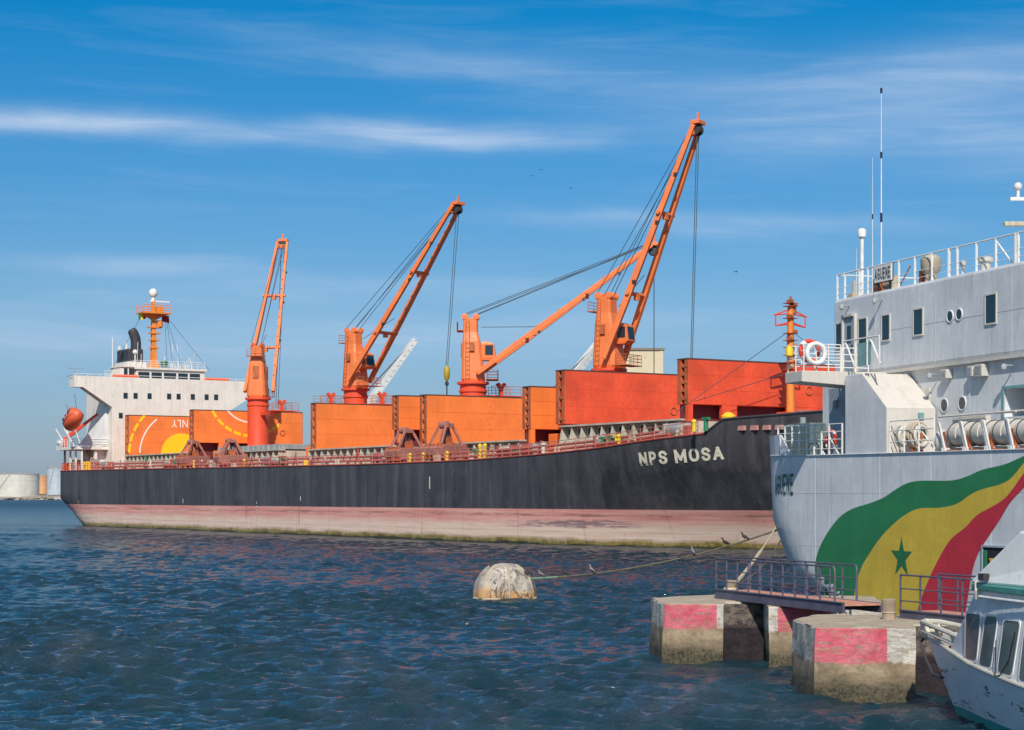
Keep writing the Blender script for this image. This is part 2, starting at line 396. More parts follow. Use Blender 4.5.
def far_quay():
    m = MB(); m.box(-48, 260, 345, 700, -3, 2.2); tag(m.build('far_quay', simple('quay_concrete', (.35, .33, .3), .9)), kind='structure')
    Z = 400; x0, x1 = (626-CX)/F_PX*Z, (663-CX)/F_PX*Z; zt = EYE+(HY-350)*Z/F_PX
    root = tag(empty('silo_building', ((x0+x1)/2, Z+5, 2.2)), 'cream coloured block building rising behind the orange hatch covers', 'building')
    w = (x1-x0)/2; h = zt-2.2; wall = paint('cream_wall', (.62, .52, .36), .8, .05, .15, scale=.5)
    MB().box(-w, w, -5, 5, 0, h).build('wall', wall, root)
    MB().box(-w-.35, w+.35, -5.35, 5.35, h+.002, h+.45).build('roof', simple('roof_slab', (.22, .19, .15), .8), root)
    m = MB(); m.box(-w-.02, -w+.5, -5.1, -5.003, 0, h); m.box(w-.6, w+.02, -5.1, -5.003, 0, h); m.build('pilaster', wall, root)
    win = MB()
    for i in range(3):
        for j in range(4): win.box(-2.6+i*2.2, -1.6+i*2.2, -5.06, -5.003, 3+j*6, 4.6+j*6)
    win.build('window', GLASS, root)
    # two white mobile harbour cranes on that quay
    def hcrane(Z, p0, p1, w, label):
        a = Vector(((p0[0]-CX)/F_PX*Z, Z, EYE+(HY-p0[1])*Z/F_PX)); b = Vector(((p1[0]-CX)/F_PX*Z, Z+4, EYE+(HY-p1[1])*Z/F_PX))
        d = (b-a); k = (a.z-9)/d.z*1.0; foot = a-d*k
        tip = b-foot
        root = tag(empty('harbour_crane', (foot.x, foot.y, 2.2)), label, 'crane', 'white quay cranes behind the ship')
        f = Vector((0, 0, 9-2.2)); tp = tip+f
        WB = paint('boom_white', (.66, .66, .63), .5, .1, .4, scale=1.5)
        m = MB(); m.beam(f, tp, w, w*1.1, w*.55, w*.6); m.build('boom', WB, root)
        m = MB(); dd = (tp-f).normalized(); nrm = Vector((-dd.z, 0, dd.x))
        for i in range(26):
            q = f+(tp-f)*(i/26.0+.02); ww = w*(1-.45*i/26)/2
            m.tube([q+nrm*ww+Vector((0, -ww-.03, 0)), q-nrm*ww+dd*.8+Vector((0, -ww-.03, 0))], .03, 5)
        m.build('lacing', GREYEQ, root)
        m = MB(); top = f+Vector((-1.2, 0, 4.5))
        for i in range(3): m.tube([top+Vector((0, i*.5-.5, 0)), tp+Vector((0, i*.5-.5, .1))], .07, 5)
        m.build('wire_rope', ROPE, root)
        m = MB(); m.beam(f+Vector((-1, 0, -1)), top, 1.6, 1.6, .8, .8); m.build('tower', WB, root)
        m = MB(); m.box(-6, 3, -2.2, 2.2, 3.4, 6.6); m.build('machine_house', WB, root, bevel=.15)
        m = MB(); m.box(-6, 6, -3, 3, 1.2, 2.8); m.cyl((0, 0, 2.8), 1.8, .7); m.build('chassis', GREYEQ, root)
        for x in (-4.5, -1.5, 1.5, 4.5):
            for y in (-3.1, 2.5): MB().cyl((x, y, .62), .62, .6, ax='y').build('wheel', BLACKP, root, True)
    hcrane(372, (371, 400), (414, 338), 1.9, 'white harbour crane boom leaning right behind the second ship crane')
    hcrane(352, (573, 376), (598, 343), 2.1, 'white harbour crane boom leaning right behind the tallest ship crane')
far_quay()

# ------------------------------------------------------------------ cargo ship
CS = Frame(-55.8, 284.8, .525, -.851)
ship = tag(empty('cargo_ship', (CS.o[0], CS.o[1], 0), CS.ang), 'long black bulk carrier with orange cranes and raised orange hatch covers', 'cargo ship')
WLT = [(-4, 3), (-1, 7), (3, 10.8), (6, 12.5), (10, 13.6), (15, 13.95), (126, 13.95), (135, 13.4), (142, 12.3), (150, 9.9), (158, 6.9), (165, 3.3), (170, .12), (176, .1)]
DKT = [(-4, 12.2), (-2.5, 13.2), (0, 13.8), (3, 13.95), (145, 13.95), (150, 13.4), (158, 11.4), (165, 8.0), (170, 4.6), (174, .15), (176, .1)]
DZ = [(-4, 8.15), (32, 7.98), (74, 7.72), (100, 7.6), (120, 7.66), (134, 7.98), (143, 8.35), (150, 8.9), (155, 9.25), (156.8, 10.3), (165, 10.75), (175, 11.3)]
def hbw(s, z):
    f = max(0, min(1, z/7.6))**1.15 if s > 60 else max(0, min(1, z/3.9))**.5
    return lerp(WLT, s)*(1-f)+lerp(DKT, s)*f
def deckz(s): return lerp(DZ, s)
SH = 0.0
def hull():
    t = NT('hull_paint'); x, y, z = t.sep()
    wav = t.noise((.25, .25, 1.4), 1, 6, .65)
    big = t.noise((1, 1, 1), .12, 5, .6); st = t.noise((.9, .9, .05), 1, 6, .72); st2 = t.noise((.35, .35, .06), 1, 5, .7, off=(4, 1, 2)); sp = t.noise((1, 1, .5), 1.2, 8, .75)
    black = t.mix(t.rng(big, .35, .65), (.044, .040, .047), (.068, .062, .068))
    black = t.mix(t.math('MULTIPLY', t.rng(st, .47, .64), .5), black, (.14, .13, .135))
    black = t.mix(t.math('MULTIPLY', t.rng(st2, .5, .62), .6), black, (.024, .022, .026))
    black = t.mix(t.math('MULTIPLY', t.rng(t.noise((.3, .3, .5), 1, 7, .75, off=(9, 2, 5)), .53, .66), .45), black, (.11, .10, .10))
    black = t.mix(t.math('MULTIPLY', t.rng(sp, .70, .73), .6), black, (.34, .24, .17))
    lon = t.noise((.06, .06, 2.2), 1.5, 6, .7)
    red = t.mix(t.rng(lon, .35, .65), (.64, .22, .18), (.78, .42, .35))
    pale = t.mix(t.rng(t.noise((.1, .1, 2.5), 2, 6, .7), .3, .7), (.70, .46, .36), (.84, .66, .53))
    zz = t.math('ADD', z, t.math('MULTIPLY', t.math('SUBTRACT', wav, .5), .9))
    boot = t.mix(t.rng(zz, 1.5, 2.3), pale, red)
    # grime line under the boot top
    g = t.math('MULTIPLY', t.math('SUBTRACT', 1, t.math('MINIMUM', t.math('ABSOLUTE', t.math('DIVIDE', t.math('SUBTRACT', zz, 2.62), .17)), 1)), t.rng(t.noise((.09, .09, 1), 2, 5, .8), .42, .6))
    boot = t.mix(t.math('MULTIPLY', g, .75), boot, (.13, .075, .06))
    boot = t.mix(t.math('MULTIPLY', t.rng(t.noise((1.4, 1.4, .1), 1, 4, .7), .62, .7), .5), boot, (.34, .09, .07))
    scx = t.math('MULTIPLY', t.rng(x, 126, 133), t.rng(x, 147, 143))
    sc = t.math('MULTIPLY', scx, t.math('MULTIPLY', t.rng(t.math('ABSOLUTE', t.math('SUBTRACT', zz, 1.85)), .34, .2), t.rng(t.noise((.35, .35, 5), 1.2, 6, .8), .45, .52)))
    boot = t.mix(t.math('MULTIPLY', sc, .8), boot, (.19, .12, .14))
    alg = t.rng(zz, .75, .35)
    boot = t.mix(alg, boot, t.mix(t.rng(sp, .4, .6), (.13, .10, .025), (.34, .25, .08)))
    boot = t.mix(t.rng(zz, .22, .05), boot, (.035, .035, .02))
    def line(v, per, w):
        q = t.math('ABSOLUTE', t.math('SUBTRACT', t.math('FRACT', t.math('DIVIDE', v, per)), .5)); return t.rng(q, w/per*1.6, w/per*.4)
    ln = t.math('MAXIMUM', line(x, 9.6, .09), line(z, 2.35, .05)); full = t.mix(t.math('MULTIPLY', ln, .13), t.mix(t.rng(z, 3.12, 3.16), boot, black), (.03, .025, .025))
    t.col(full); t.rough(.5)
    t.bump(t.math('ADD', t.noise((.5, .5, .5), 1, 3, .5), t.math('MULTIPLY', sp, .1)), .05, .5)
    ss = [-4, -3.2, -2.5, -1.5, 0, 1.5, 3, 6, 10, 15]+list(range(20, 126, 6))+[126, 129, 132, 135, 138, 141, 144, 147, 150, 152, 154, 155, 155.6, 156.2, 156.8, 158, 160, 162, 164, 166, 168, 170, 172, 174]
    zl = [-2, -.8, 0, .8, 1.6, 2.4, 3.14, 4, 5, 6, 7]
    m = MB()
    for sg in (-1, 1):
        g = [[(s, sg*hbw(s, z), z) for z in zl]+[(s, sg*hbw(s, deckz(s)), deckz(s))] for s in ss]
        m.loft(g, cap=False, close=False)
    # transom
    zs = zl+[8.15]; m.loft([[(-4, -hbw(-4, z), z) for z in zs], [(-4.5, 0, z) for z in zs], [(-4, hbw(-4, z), z) for z in zs]], cap=False, close=False)
    m.build('hull', t.m, ship, smooth=True)
    d = MB(); a = [(s, hbw(s, deckz(s))-(.03 if s < 155 else min(.9, hbw(s, deckz(s))*.5)), deckz(s)-(.06 if s < 155 else 1.1)) for s in ss]
    d.loft([[(s, -h, z), (s, h, z)] for s, h, z in a], cap=False, close=False)
    d.build('deck', DECKRED, ship)
    e = MB()                                # rounded sheer edge
    for sg in (-1, 1): e.tube([(s, sg*(hbw(s, deckz(s))), deckz(s)+.0) for s in ss if s <= 155], .09, 6); 
    e.build('sheer_strake', DECKRED, ship, True)
    e = MB()
    for sg in (-1, 1): e.tube([(s, sg*(hbw(s, deckz(s))), deckz(s)+.0) for s in ss if s >= 155], .1, 6)
    e.build('bulwark_cap', BLACKP, ship, True)
hull()

def text_faces(txt, size, bold=.02, spacing=1.0, fine=False):
    bold = min(bold, .006)
    c = bpy.data.curves.new('t', 'FONT'); c.body = txt; c.size = size; c.offset = bold*size; c.space_character = spacing; c.resolution_u = 3; c.fill_mode = 'FRONT'
    o = bpy.data.objects.new('t', c); COL.objects.link(o); dg = bpy.context.evaluated_depsgraph_get(); dg.update()
    me = bpy.data.meshes.new_from_object(o.evaluated_get(dg)); bm = bmesh.new(); bm.from_mesh(me); bmesh.ops.triangulate(bm, faces=bm.faces)
    for _ in range(3 if fine else 0): bmesh.ops.subdivide_edges(bm, edges=[e for e in bm.edges if e.calc_length() > .12*size], cuts=1); bmesh.ops.triangulate(bm, faces=bm.faces)
    bm.to_mesh(me); bm.free(); vs = [tuple(v.co) for v in me.vertices]; fs = [tuple(p.vertices) for p in me.polygons]
    bpy.data.objects.remove(o); bpy.data.meshes.remove(me)
    x0 = min(v[0] for v in vs); x1 = max(v[0] for v in vs); y0 = min(v[1] for v in vs); y1 = max(v[1] for v in vs)
    return [((v[0]-x0)/(x1-x0), (v[1]-y0)/(y1-y0)) for v in vs], fs
from mathutils.bvhtree import BVHTree
def plating(o):
    me = o.data; b = BVHTree.FromPolygons([v.co.copy() for v in me.vertices], [tuple(p.vertices) for p in me.polygons])
    def hit(k, z, off=.02):
        h = b.ray_cast(Vector((k, -40, z)), Vector((0, 1, 0)))
        if h[0] is None: return None
        n = h[1] if h[1].y < 0 else -h[1]
        return h[0]+n*off
    return hit
SHIP_HIT = plating(bpy.data.objects['hull'])
GLY = {'N': (1, [[(0,0),(0,1)], [(0,1),(1,0)], [(1,0),(1,1)]]), 'P': (.9, [[(0,0),(0,1)], [(0,1),(.6,1),(.9,.9),(1,.73),(.9,.55),(.6,.45),(0,.45)]]),
 'S': (.9, [[(1,.8),(.85,.94),(.6,1),(.35,1),(.1,.92),(0,.75),(.1,.6),(.4,.53),(.7,.47),(.95,.37),(1,.24),(.9,.08),(.62,0),(.36,0),(.12,.06),(0,.2)]]), 'M': (1.25, [[(0,0),(0,1)], [(0,1),(.5,.2)], [(.5,.2),(1,1)], [(1,0),(1,1)]]),
 'O': (1.05, [[(.5,0),(.2,.06),(0,.3),(0,.7),(.2,.94),(.5,1),(.8,.94),(1,.7),(1,.3),(.8,.06),(.5,0)]]), 'A': (1.05, [[(0,0),(.5,1)], [(.5,1),(1,0)], [(.2,.32),(.8,.32)]]),
 'G': (1, [[(1,.8),(.8,.96),(.5,1),(.2,.94),(0,.7),(0,.3),(.2,.06),(.5,0),(.8,.03),(1,.14)], [(1,.1),(1,.46)], [(1,.46),(.55,.46)]]), 'U': (1, [[(0,1),(0,.3),(.15,.07),(.5,0),(.85,.07),(1,.3),(1,1)]]),
 'E': (.85, [[(0,0),(0,1)], [(0,1),(1,1)], [(0,.52),(.9,.52)], [(0,0),(1,0)]])}
def stroke_text(txt, th=.2, gap=.34, space=.38, step=.09):
    """block lettering: (a, b, layer) in 0..1 plus faces, one list of faces per word"""
    x = 0; V = []; F = []; words = []; cur = []
    for ch in txt:
        if ch == ' ': x += space; words.append(cur); cur = []; continue
        w, st = GLY[ch]; w *= .72
        for li, P in enumerate(st):
            h = th/2; P = [Vector((x+h+p[0]*(w-th), h+p[1]*(1-th))) for p in P]; Q = [P[0]]
            for a, b in zip(P[:-1], P[1:]):
                n = max(1, int((b-a).length/step)); Q += [a.lerp(b, (i+1)/n) for i in range(n)]
            closed = (Q[0]-Q[-1]).length < 1e-6
            if not closed:
                d0, d1 = (Q[0]-Q[1]).normalized(), (Q[-1]-Q[-2]).normalized(); Q[0] = Q[0]+d0*h*.98; Q[-1] = Q[-1]+d1*h*.98
            o = len(V)
            for i, q in enumerate(Q):
                a = Q[i-1] if i else (Q[-2] if closed else Q[0]); b = Q[i+1] if i < len(Q)-1 else (Q[1] if closed else Q[-1]); d = (b-a).normalized(); n = Vector((-d.y, d.x))*h
                V.append((q.x+n.x, q.y+n.y, li)); V.append((q.x-n.x, q.y-n.y, li))
            for i in range(len(Q)-1): cur.append((o+2*i, o+2*i+1, o+2*i+3, o+2*i+2))
        x += w+gap*.5
    words.append(cur); W = x-gap*.5
    return [(a/W, min(1, max(0, b)), l) for a, b, l in V], words
def hull_text():
    vs, words = stroke_text('NPS MOSA', .21, .36)
    # corners found on the curved plating near the bow
    def find(px, py):
        best = None
        for i in range(600):
            s = 140+i*.04; 
            z = 7.0
            for _ in range(4): z = CS.z(s, -hbw(s, z), py)
            X, Y = CS.w(s, -hbw(s, z)); e = abs(X/Y*F_PX+CX-px)
            if best is None or e < best[0]: best = (e, s, z)
        return best[1:]
    (s0, za), (s1, zb) = find(641, 466), find(723.5, 459.5); (_, zc), (_, zd) = find(641.5, 452.5), find(723, 446)
    out = []
    for a, b, l in vs:
        s = s0+(s1-s0)*a; z = (za+(zb-za)*a)*(1-b)+(zc+(zd-zc)*a)*b; out.append(SHIP_HIT(s, z, .035+.006*l))
    CREAM = simple('name_cream_paint', (.66, .60, .46), .6, .15, 2)
    for fs in words:
        ids = sorted({i for f in fs for i in f}); mp = {i: j for j, i in enumerate(ids)}; m = MB(); m.add([out[i] for i in ids], [tuple(mp[i] for i in f) for f in fs]); m.build('ship_name', CREAM, ship)
    # draught marks, load line and small stains
    m = MB(); mk = simple('draught_mark_white', (.62, .58, .48), .6)
    for s in (72, 8): 
        for i in range(7):
            z = .9+i*.42; y = -hbw(s, z)-.03; m.add([(s, y, z), (s+.22, y, z), (s+.22, y, z+.2), (s, y, z+.2)], [(0,1,2,3)])
    for (s, z, w, h) in [(84, 3.8, .2, .5), (49, 3.4, .2, .6), (113.5, 5.0, .22, 1.2)]:
        y = -hbw(s, z)-.03; m.add([(s, y, z), (s+w, y, z), (s+w, y, z+h), (s, y, z+h)], [(0,1,2,3)])
    m.build('draught_marks', mk, ship)
hull_text()

# --- rails, pipes and fittings along the deck
def deck_line(s0, s1, inset=.35, step=6, dz=0): 
    n = max(2, int((s1-s0)/step)+1); return [(s, -(hbw(s, deckz(s))-inset), deckz(s)+dz) for s in np.linspace(s0, s1, n)]
def ship_deck():
    m = MB(); m.rail(deck_line(8, 154), 1.05, (1, .66, .33), 1.6, .03, .04); m.build('deck_railing', paint('rail_pink_red', (.52, .20, .17), .6, .3, .3, scale=2), ship)
    m = MB(); m.rail([(s, hbw(s, 7.7)-.35, deckz(s)) for s in range(0, 150, 6)], 1.05, (1, .5), 3, .03, .04); m.build('deck_railing', DECKRED, ship)
    m = MB()
    for k, (ins, z, r) in enumerate(((1.6, .45, .14), (2.0, .5, .1), (2.5, .9, .12))): m.tube(deck_line(9, 150, ins, 6, z), r, 8)
    m.build('deck_pipe', paint('pipe_red', (.50, .12, .09), .5, .2, .3), ship, True)
    for (px, c) in ((281, GREEN), (476, GREEN), (611, GREEN), (617, YELLOW), (603, GREEN), (706, GREEN)):
        s = CS.k(px, -12.2); z = deckz(s); v = MB(); v.cyl((s, -12.2, z), .2, .9, 10); v.box(s-.35, s+.35, -12.4, -12.0, z+.9, z+1.1); v.build('deck_ventilator', c, ship, True)
    for px in (194, 244, 410, 447, 480, 485, 423, 619, 694):
        s = CS.k(px, -13.3); z = deckz(s); v = MB(); v.cyl((s, -13.3, z), .16, 1.3 if px in (480, 485) else .8, 8); v.ball((s, -13.3, z+1.3 if px in (480, 485) else z+.8), .2); v.build('sounding_post', YELLOW, ship, True)
    # winches and small machinery between the hatches
    for i, s in enumerate((13, 38, 44, 68, 72, 97, 100.5, 123, 126.5, 150, 140)):
        z = deckz(s); y = -10.9+random.uniform(-.5, .5)
        w = empty('mooring_winch', (s, y, z), 0, ship); 
        MB().cyl((-.9, 0, .8), .55, 1.8, 16, 'x').build('drum', (GREYEQ, COAM, DECKRED)[i % 3], w, True)
        v = MB(); v.box(-1.3, -1.0, -.5, .5, 0, 1.3); v.box(1.0, 1.3, -.5, .5, 0, 1.3); v.box(-1.4, 1.4, -.7, .7, 0, .2); v.build('bed', (COAM, DECKRED, GREYEQ)[i % 3], w, bevel=.04)
        MB().box(1.32, 2.1, -.4, .4, .2, 1.1).build('motor', (DECKRED, GREEN, COAM)[i % 3], w, bevel=.08)
ship_deck()
def clutter():
    cols = [COAM, GREYEQ, DECKRED, COAM, RUSTY, BEIGE, GREEN, YELLOW, RUSTY, WHITE2]
    for i in range(84):
        s = 10+i*1.72+random.uniform(-.6, .6); y = random.uniform(-12.9, -9.2); z = deckz(s)-.05; c = random.choice(cols); k = i % 5; m = MB(); h = random.uniform(.5, 1.5)
        if k == 0: m.box(s-.35, s+.35, y-.25, y+.25, z, z+h*.8); m.build('deck_locker', c, ship, bevel=.03)
        elif k == 1: m.lathe([(.22, z), (.18, z+h*.7), (.3, z+h*.75), (.3, z+h*.9), (.1, z+h)], (s, y, 0), 10); m.build('deck_vent_pipe', c, ship, True)
        elif k == 2: m.box(s-.5, s+.5, y-.15, y+.15, z, z+.15); m.cyl((s-.3, y, z), .16, .7, 10); m.cyl((s+.3, y, z), .16, .7, 10); m.build('twin_bitts', c, ship, True)
        elif k == 3: m.tube([(s, y, z), (s, y, z+h), (s+.3, y-.2, z+h+.25), (s+.55, y-.35, z+h)], .09, 7); m.build('gooseneck_pipe', c, ship, True)
        else: m.beam((s-.7, y, z), (s+.1, y, z+h+.5), .12, .12); m.beam((s+.5, y, z), (s, y, z+h+.5), .12, .12); m.box(s-.3, s+.4, y-.1, y+.1, z+.4, z+.7); m.build('chock_frame', c, ship)
clutter()

HW = 7.7
HATCH = [(12.5, 35, 10.35), (46, 66, 10.1), (74.5, 94.5, 9.9), (102.6, 121, 9.8), (128.6, 146.5, 10.9)]
def coamings():
    for i, (a, b, zt) in enumerate(HATCH):
        root = empty('hatch_coaming', (0, 0, 0), 0, ship); z0 = min(deckz(a), deckz(b))-.1
        m = MB()
        for sg in (-1, 1): m.box(a, b, sg*HW-.08, sg*HW+.08, z0, zt-.25)
        for s in (a, b): m.box(s-.08, s+.08, -HW+.081, HW-.081, z0, zt-.25)
        m.build('plate', COAM, root)
        m = MB(); n = int((b-a)/1.55)
        for sg in (-1, 1):
            m.box(a-.3, b+.3, sg*HW-(.7 if sg < 0 else 0)-.081, sg*HW+(.7 if sg > 0 else 0)+.081, zt-.249, zt-.1)
            for j in range(n+1):
                s = a+(b-a)*j/n; y = sg*(HW+.09)
                m.prism([(y, z0), (y+sg*1.15, z0), (y+sg*.55, zt-.252), (y, zt-.252)], s-.05, s+.05, 'x')
            m.box(a+.02, b-.02, sg*HW+sg*.5-.06, sg*HW+sg*.5+.06, (z0+zt)/2-.05, (z0+zt)/2+.05)
        m.build('stay', COAM, root)
        v = MB()
        for j in range(n):
            s = a+(b-a)*(j+.5)/n; v.box(s-.25, s+.25, -HW-.30, -HW-.10, zt-1.0, zt-.5)
        v.build('cleat', (DARK, GREYEQ)[i % 2], root)
coamings()
def hatch_pack(px, ztop, zbot, m1, w=HW, tabs=False, art=None, hw=None):
    w = hw or w; s = CS.k(px, -w)           # forward face of the folded pair
    root = empty('folded_hatch_cover', (s, 0, 0), 0, ship); notch = 1.15 if tabs else 0
    zb = zbot+notch
    for k, (x0, x1) in enumerate(((-.5, 0), (-1.5, -1.0))):
        m = MB(); m.box(x0+.1, x1, -w, w, zb, ztop)
        lf = m.build('cover_leaf', m1, root, bevel=.03)
        for ya, yb in ((-w-.05, -w-.001), (w+.001, w+.05)): MB().box(x0, x1-.012, ya, yb, zb+.02, ztop-.02).build('edge_flange', EDGE, lf)
        rb = MB()                            # stiffening ribs on the rear (under) side
        for j in range(9): y = -w+.9+j*(2*w-1.8)/8; rb.box(x0-.12, x0+.098, y-.05, y+.05, zb+.1, ztop-.1)
        rb.build('stiffener', EDGE, lf)
    top = MB(); top.box(-1.55, .02, -w-.06, w+.06, ztop+.002, ztop+.12); top.build('top_seal', simple('rubber_seal', (.10, .045, .035), .7), root)
    h = MB()
    for j in range(5): 
        z = zb+.5+j*(ztop-zb-1)/4
        h.box(-.98, -.52, -w-.02, -w+.15, z-.14, z+.14)
    for j in (0, 2, 4):
        z = zb+.5+j*(ztop-zb-1)/4; h.box(-.34, -.16, -w-.11, -w-.051, z-.12, z+.12)
    h.build('hinge', EDGE, root)
    MB().box(-.978, -.522, -w+.16, -w+.3, zb+.05, ztop-.05).build('gap_shade', DARK, root)  # dark box added to paint in the shade between the leaves
    r = MB(); r.torus((.03, w*.62, zb+1.5), .36, .07, 'x', 18, 6); r.build('lifting_ring', EDGE, root, True)
    sm = MB()
    for j in range(1, 3):
        z = zb+(ztop-zb)*j/3; sm.box(.001, .014, -w+.1, w-.1, z-.015, z+.015)
    for j in range(6): sm.box(.001, .02, w*.0-.12, w*.0+.12, zb+1.0+j*.62, zb+1.08+j*.62) if px == 427 else None
    sm.build('weld_seam', SEAM if m1 is ORANGE else REDOR, root)
    if tabs:
        tb = MB()
        for (y0, y1) in ((-w+3.6, -w+5.2), (w-5.4, w-.2)): tb.box(-.45, -.02, y0, y1, zbot, zb-.002)
        tb.box(-.45, -.02, -w+.0, -w+.5, zbot-.3, zb-.002)
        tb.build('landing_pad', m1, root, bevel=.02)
        bk = MB(); bk.box(-1.45, -1.1, -w+.2, w-.2, zbot-.8, zb-.002); bk.build('end_coaming', simple('painted_shade_maroon', (.16, .03, .035), .6), root)  # orange coaming darkened: shade under the cover put into its colour
    if art: art(root, w, zb, ztop)
    return s
def decal(root, name, poly, mat, x=.02):
    m = MB(); m.prism(poly, .002, x, 'x'); return m.build(name, mat, root)
YART = simple('sun_yellow_paint', (.95, .58, .01), .5, .05); WART = simple('art_white_paint', (.85, .78, .70), .5, .05)
def arc(cx, cz, r, w, a0, a1, n=18, lim=None):
    P = []
    for i in range(n+1): a = R(a0+(a1-a0)*i/n); P.append((cx+r*math.cos(a), cz+r*math.sin(a)))
    for i in range(n, -1, -1): a = R(a0+(a1-a0)*i/n); P.append((cx+(r+w)*math.cos(a), cz+(r+w)*math.sin(a)))
    return P
def art_a(root, w, zb, zt):
    k = 6.1   # metres from the yellow arc foot ; arcs curve up to the right
    cy, cz = -w+8.1, zb+.1
    for i in range(4): decal(root, 'painted_arc', arc(cy, cz, 7.9, .38, 178-i*11.5, 169-i*11.5, 6), YART)
    decal(root, 'painted_arc', arc(cy, cz, 6.35, .2, 178, 126), WART)
    decal(root, 'painted_sun', [(cy, cz)]+[(cy+3.2*math.cos(R(a)), cz+3.2*math.sin(R(a))) for a in range(60, 181, 8)], YART)
    vs, fs = text_faces('ONLY', 1, .03, 1.1); m = MB()
    wd, ht = 3.7, 1.15; y1 = -w+10.3; z1 = zt-.45
    m.add([(.02, y1-a*wd, z1-b*ht) for a, b in vs], fs); m.build('lettering', WART, root)
def art_b(root, w, zb, zt):
    cy, cz = -w+8.2, zt+3.0
    for i in range(5): decal(root, 'painted_arc', arc(cy, cz, 6.1, .38, 208+i*13.0, 218+i*13.0, 6), YART)
    for i in range(2): decal(root, 'painted_arc', arc(cy, cz, 6.1, .38, 284+i*17, 299+i*13, 6), YART)
    decal(root, 'painted_arc', arc(cy, cz, 4.35, .2, 221, 318), WART)
def zat(px, py, t=-HW): return CS.z(CS.k(px, t), t, py)
hatch_pack(129, zat(129, 415.5), zat(129, 455), ORANGE, art=art_a)
hatch_pack(194, zat(194, 410.5), zat(194, 447.5)-.5, ORANGE, tabs=True, art=art_b, hw=8.0)
hatch_pack(316.5, zat(316.5, 403.6), zat(316.5, 449), ORANGE)
hatch_pack(399, zat(399, 396), zat(399, 440), ORANGE, tabs=True)
hatch_pack(427, zat(427, 395.3), zat(427, 444.6), ORANGE)
hatch_pack(531, zat(531, 387), zat(531, 441), ORANGE, tabs=True)
hatch_pack(565, zat(565, 370.6), zat(565, 424), REDOR)
hatch_pack(688.5, zat(688.5, 359.8), zat(688.5, 418), REDOR, tabs=True, hw=8.1)
def closed_hatch():
    a, b, zt = HATCH[1]; root = empty('closed_hatch_cover', (0, 0, 0), 0, ship); m = MB(); n = 4
    for i in range(n): m.box(a+(b-a)*i/n+.04, a+(b-a)*(i+1)/n-.04, -HW-.3, HW+.3, zt-.09, zt+.55)
    m.build('cover_leaf', GREYEQ, root, bevel=.05)
    m = MB()
    for i in range(13): s = a+.6+(b-a-1.2)*i/12; m.box(s-.06, s+.06, -HW-.36, -HW-.301, zt-.05, zt+.5)
    m.build('rib', COAM, root)
closed_hatch()

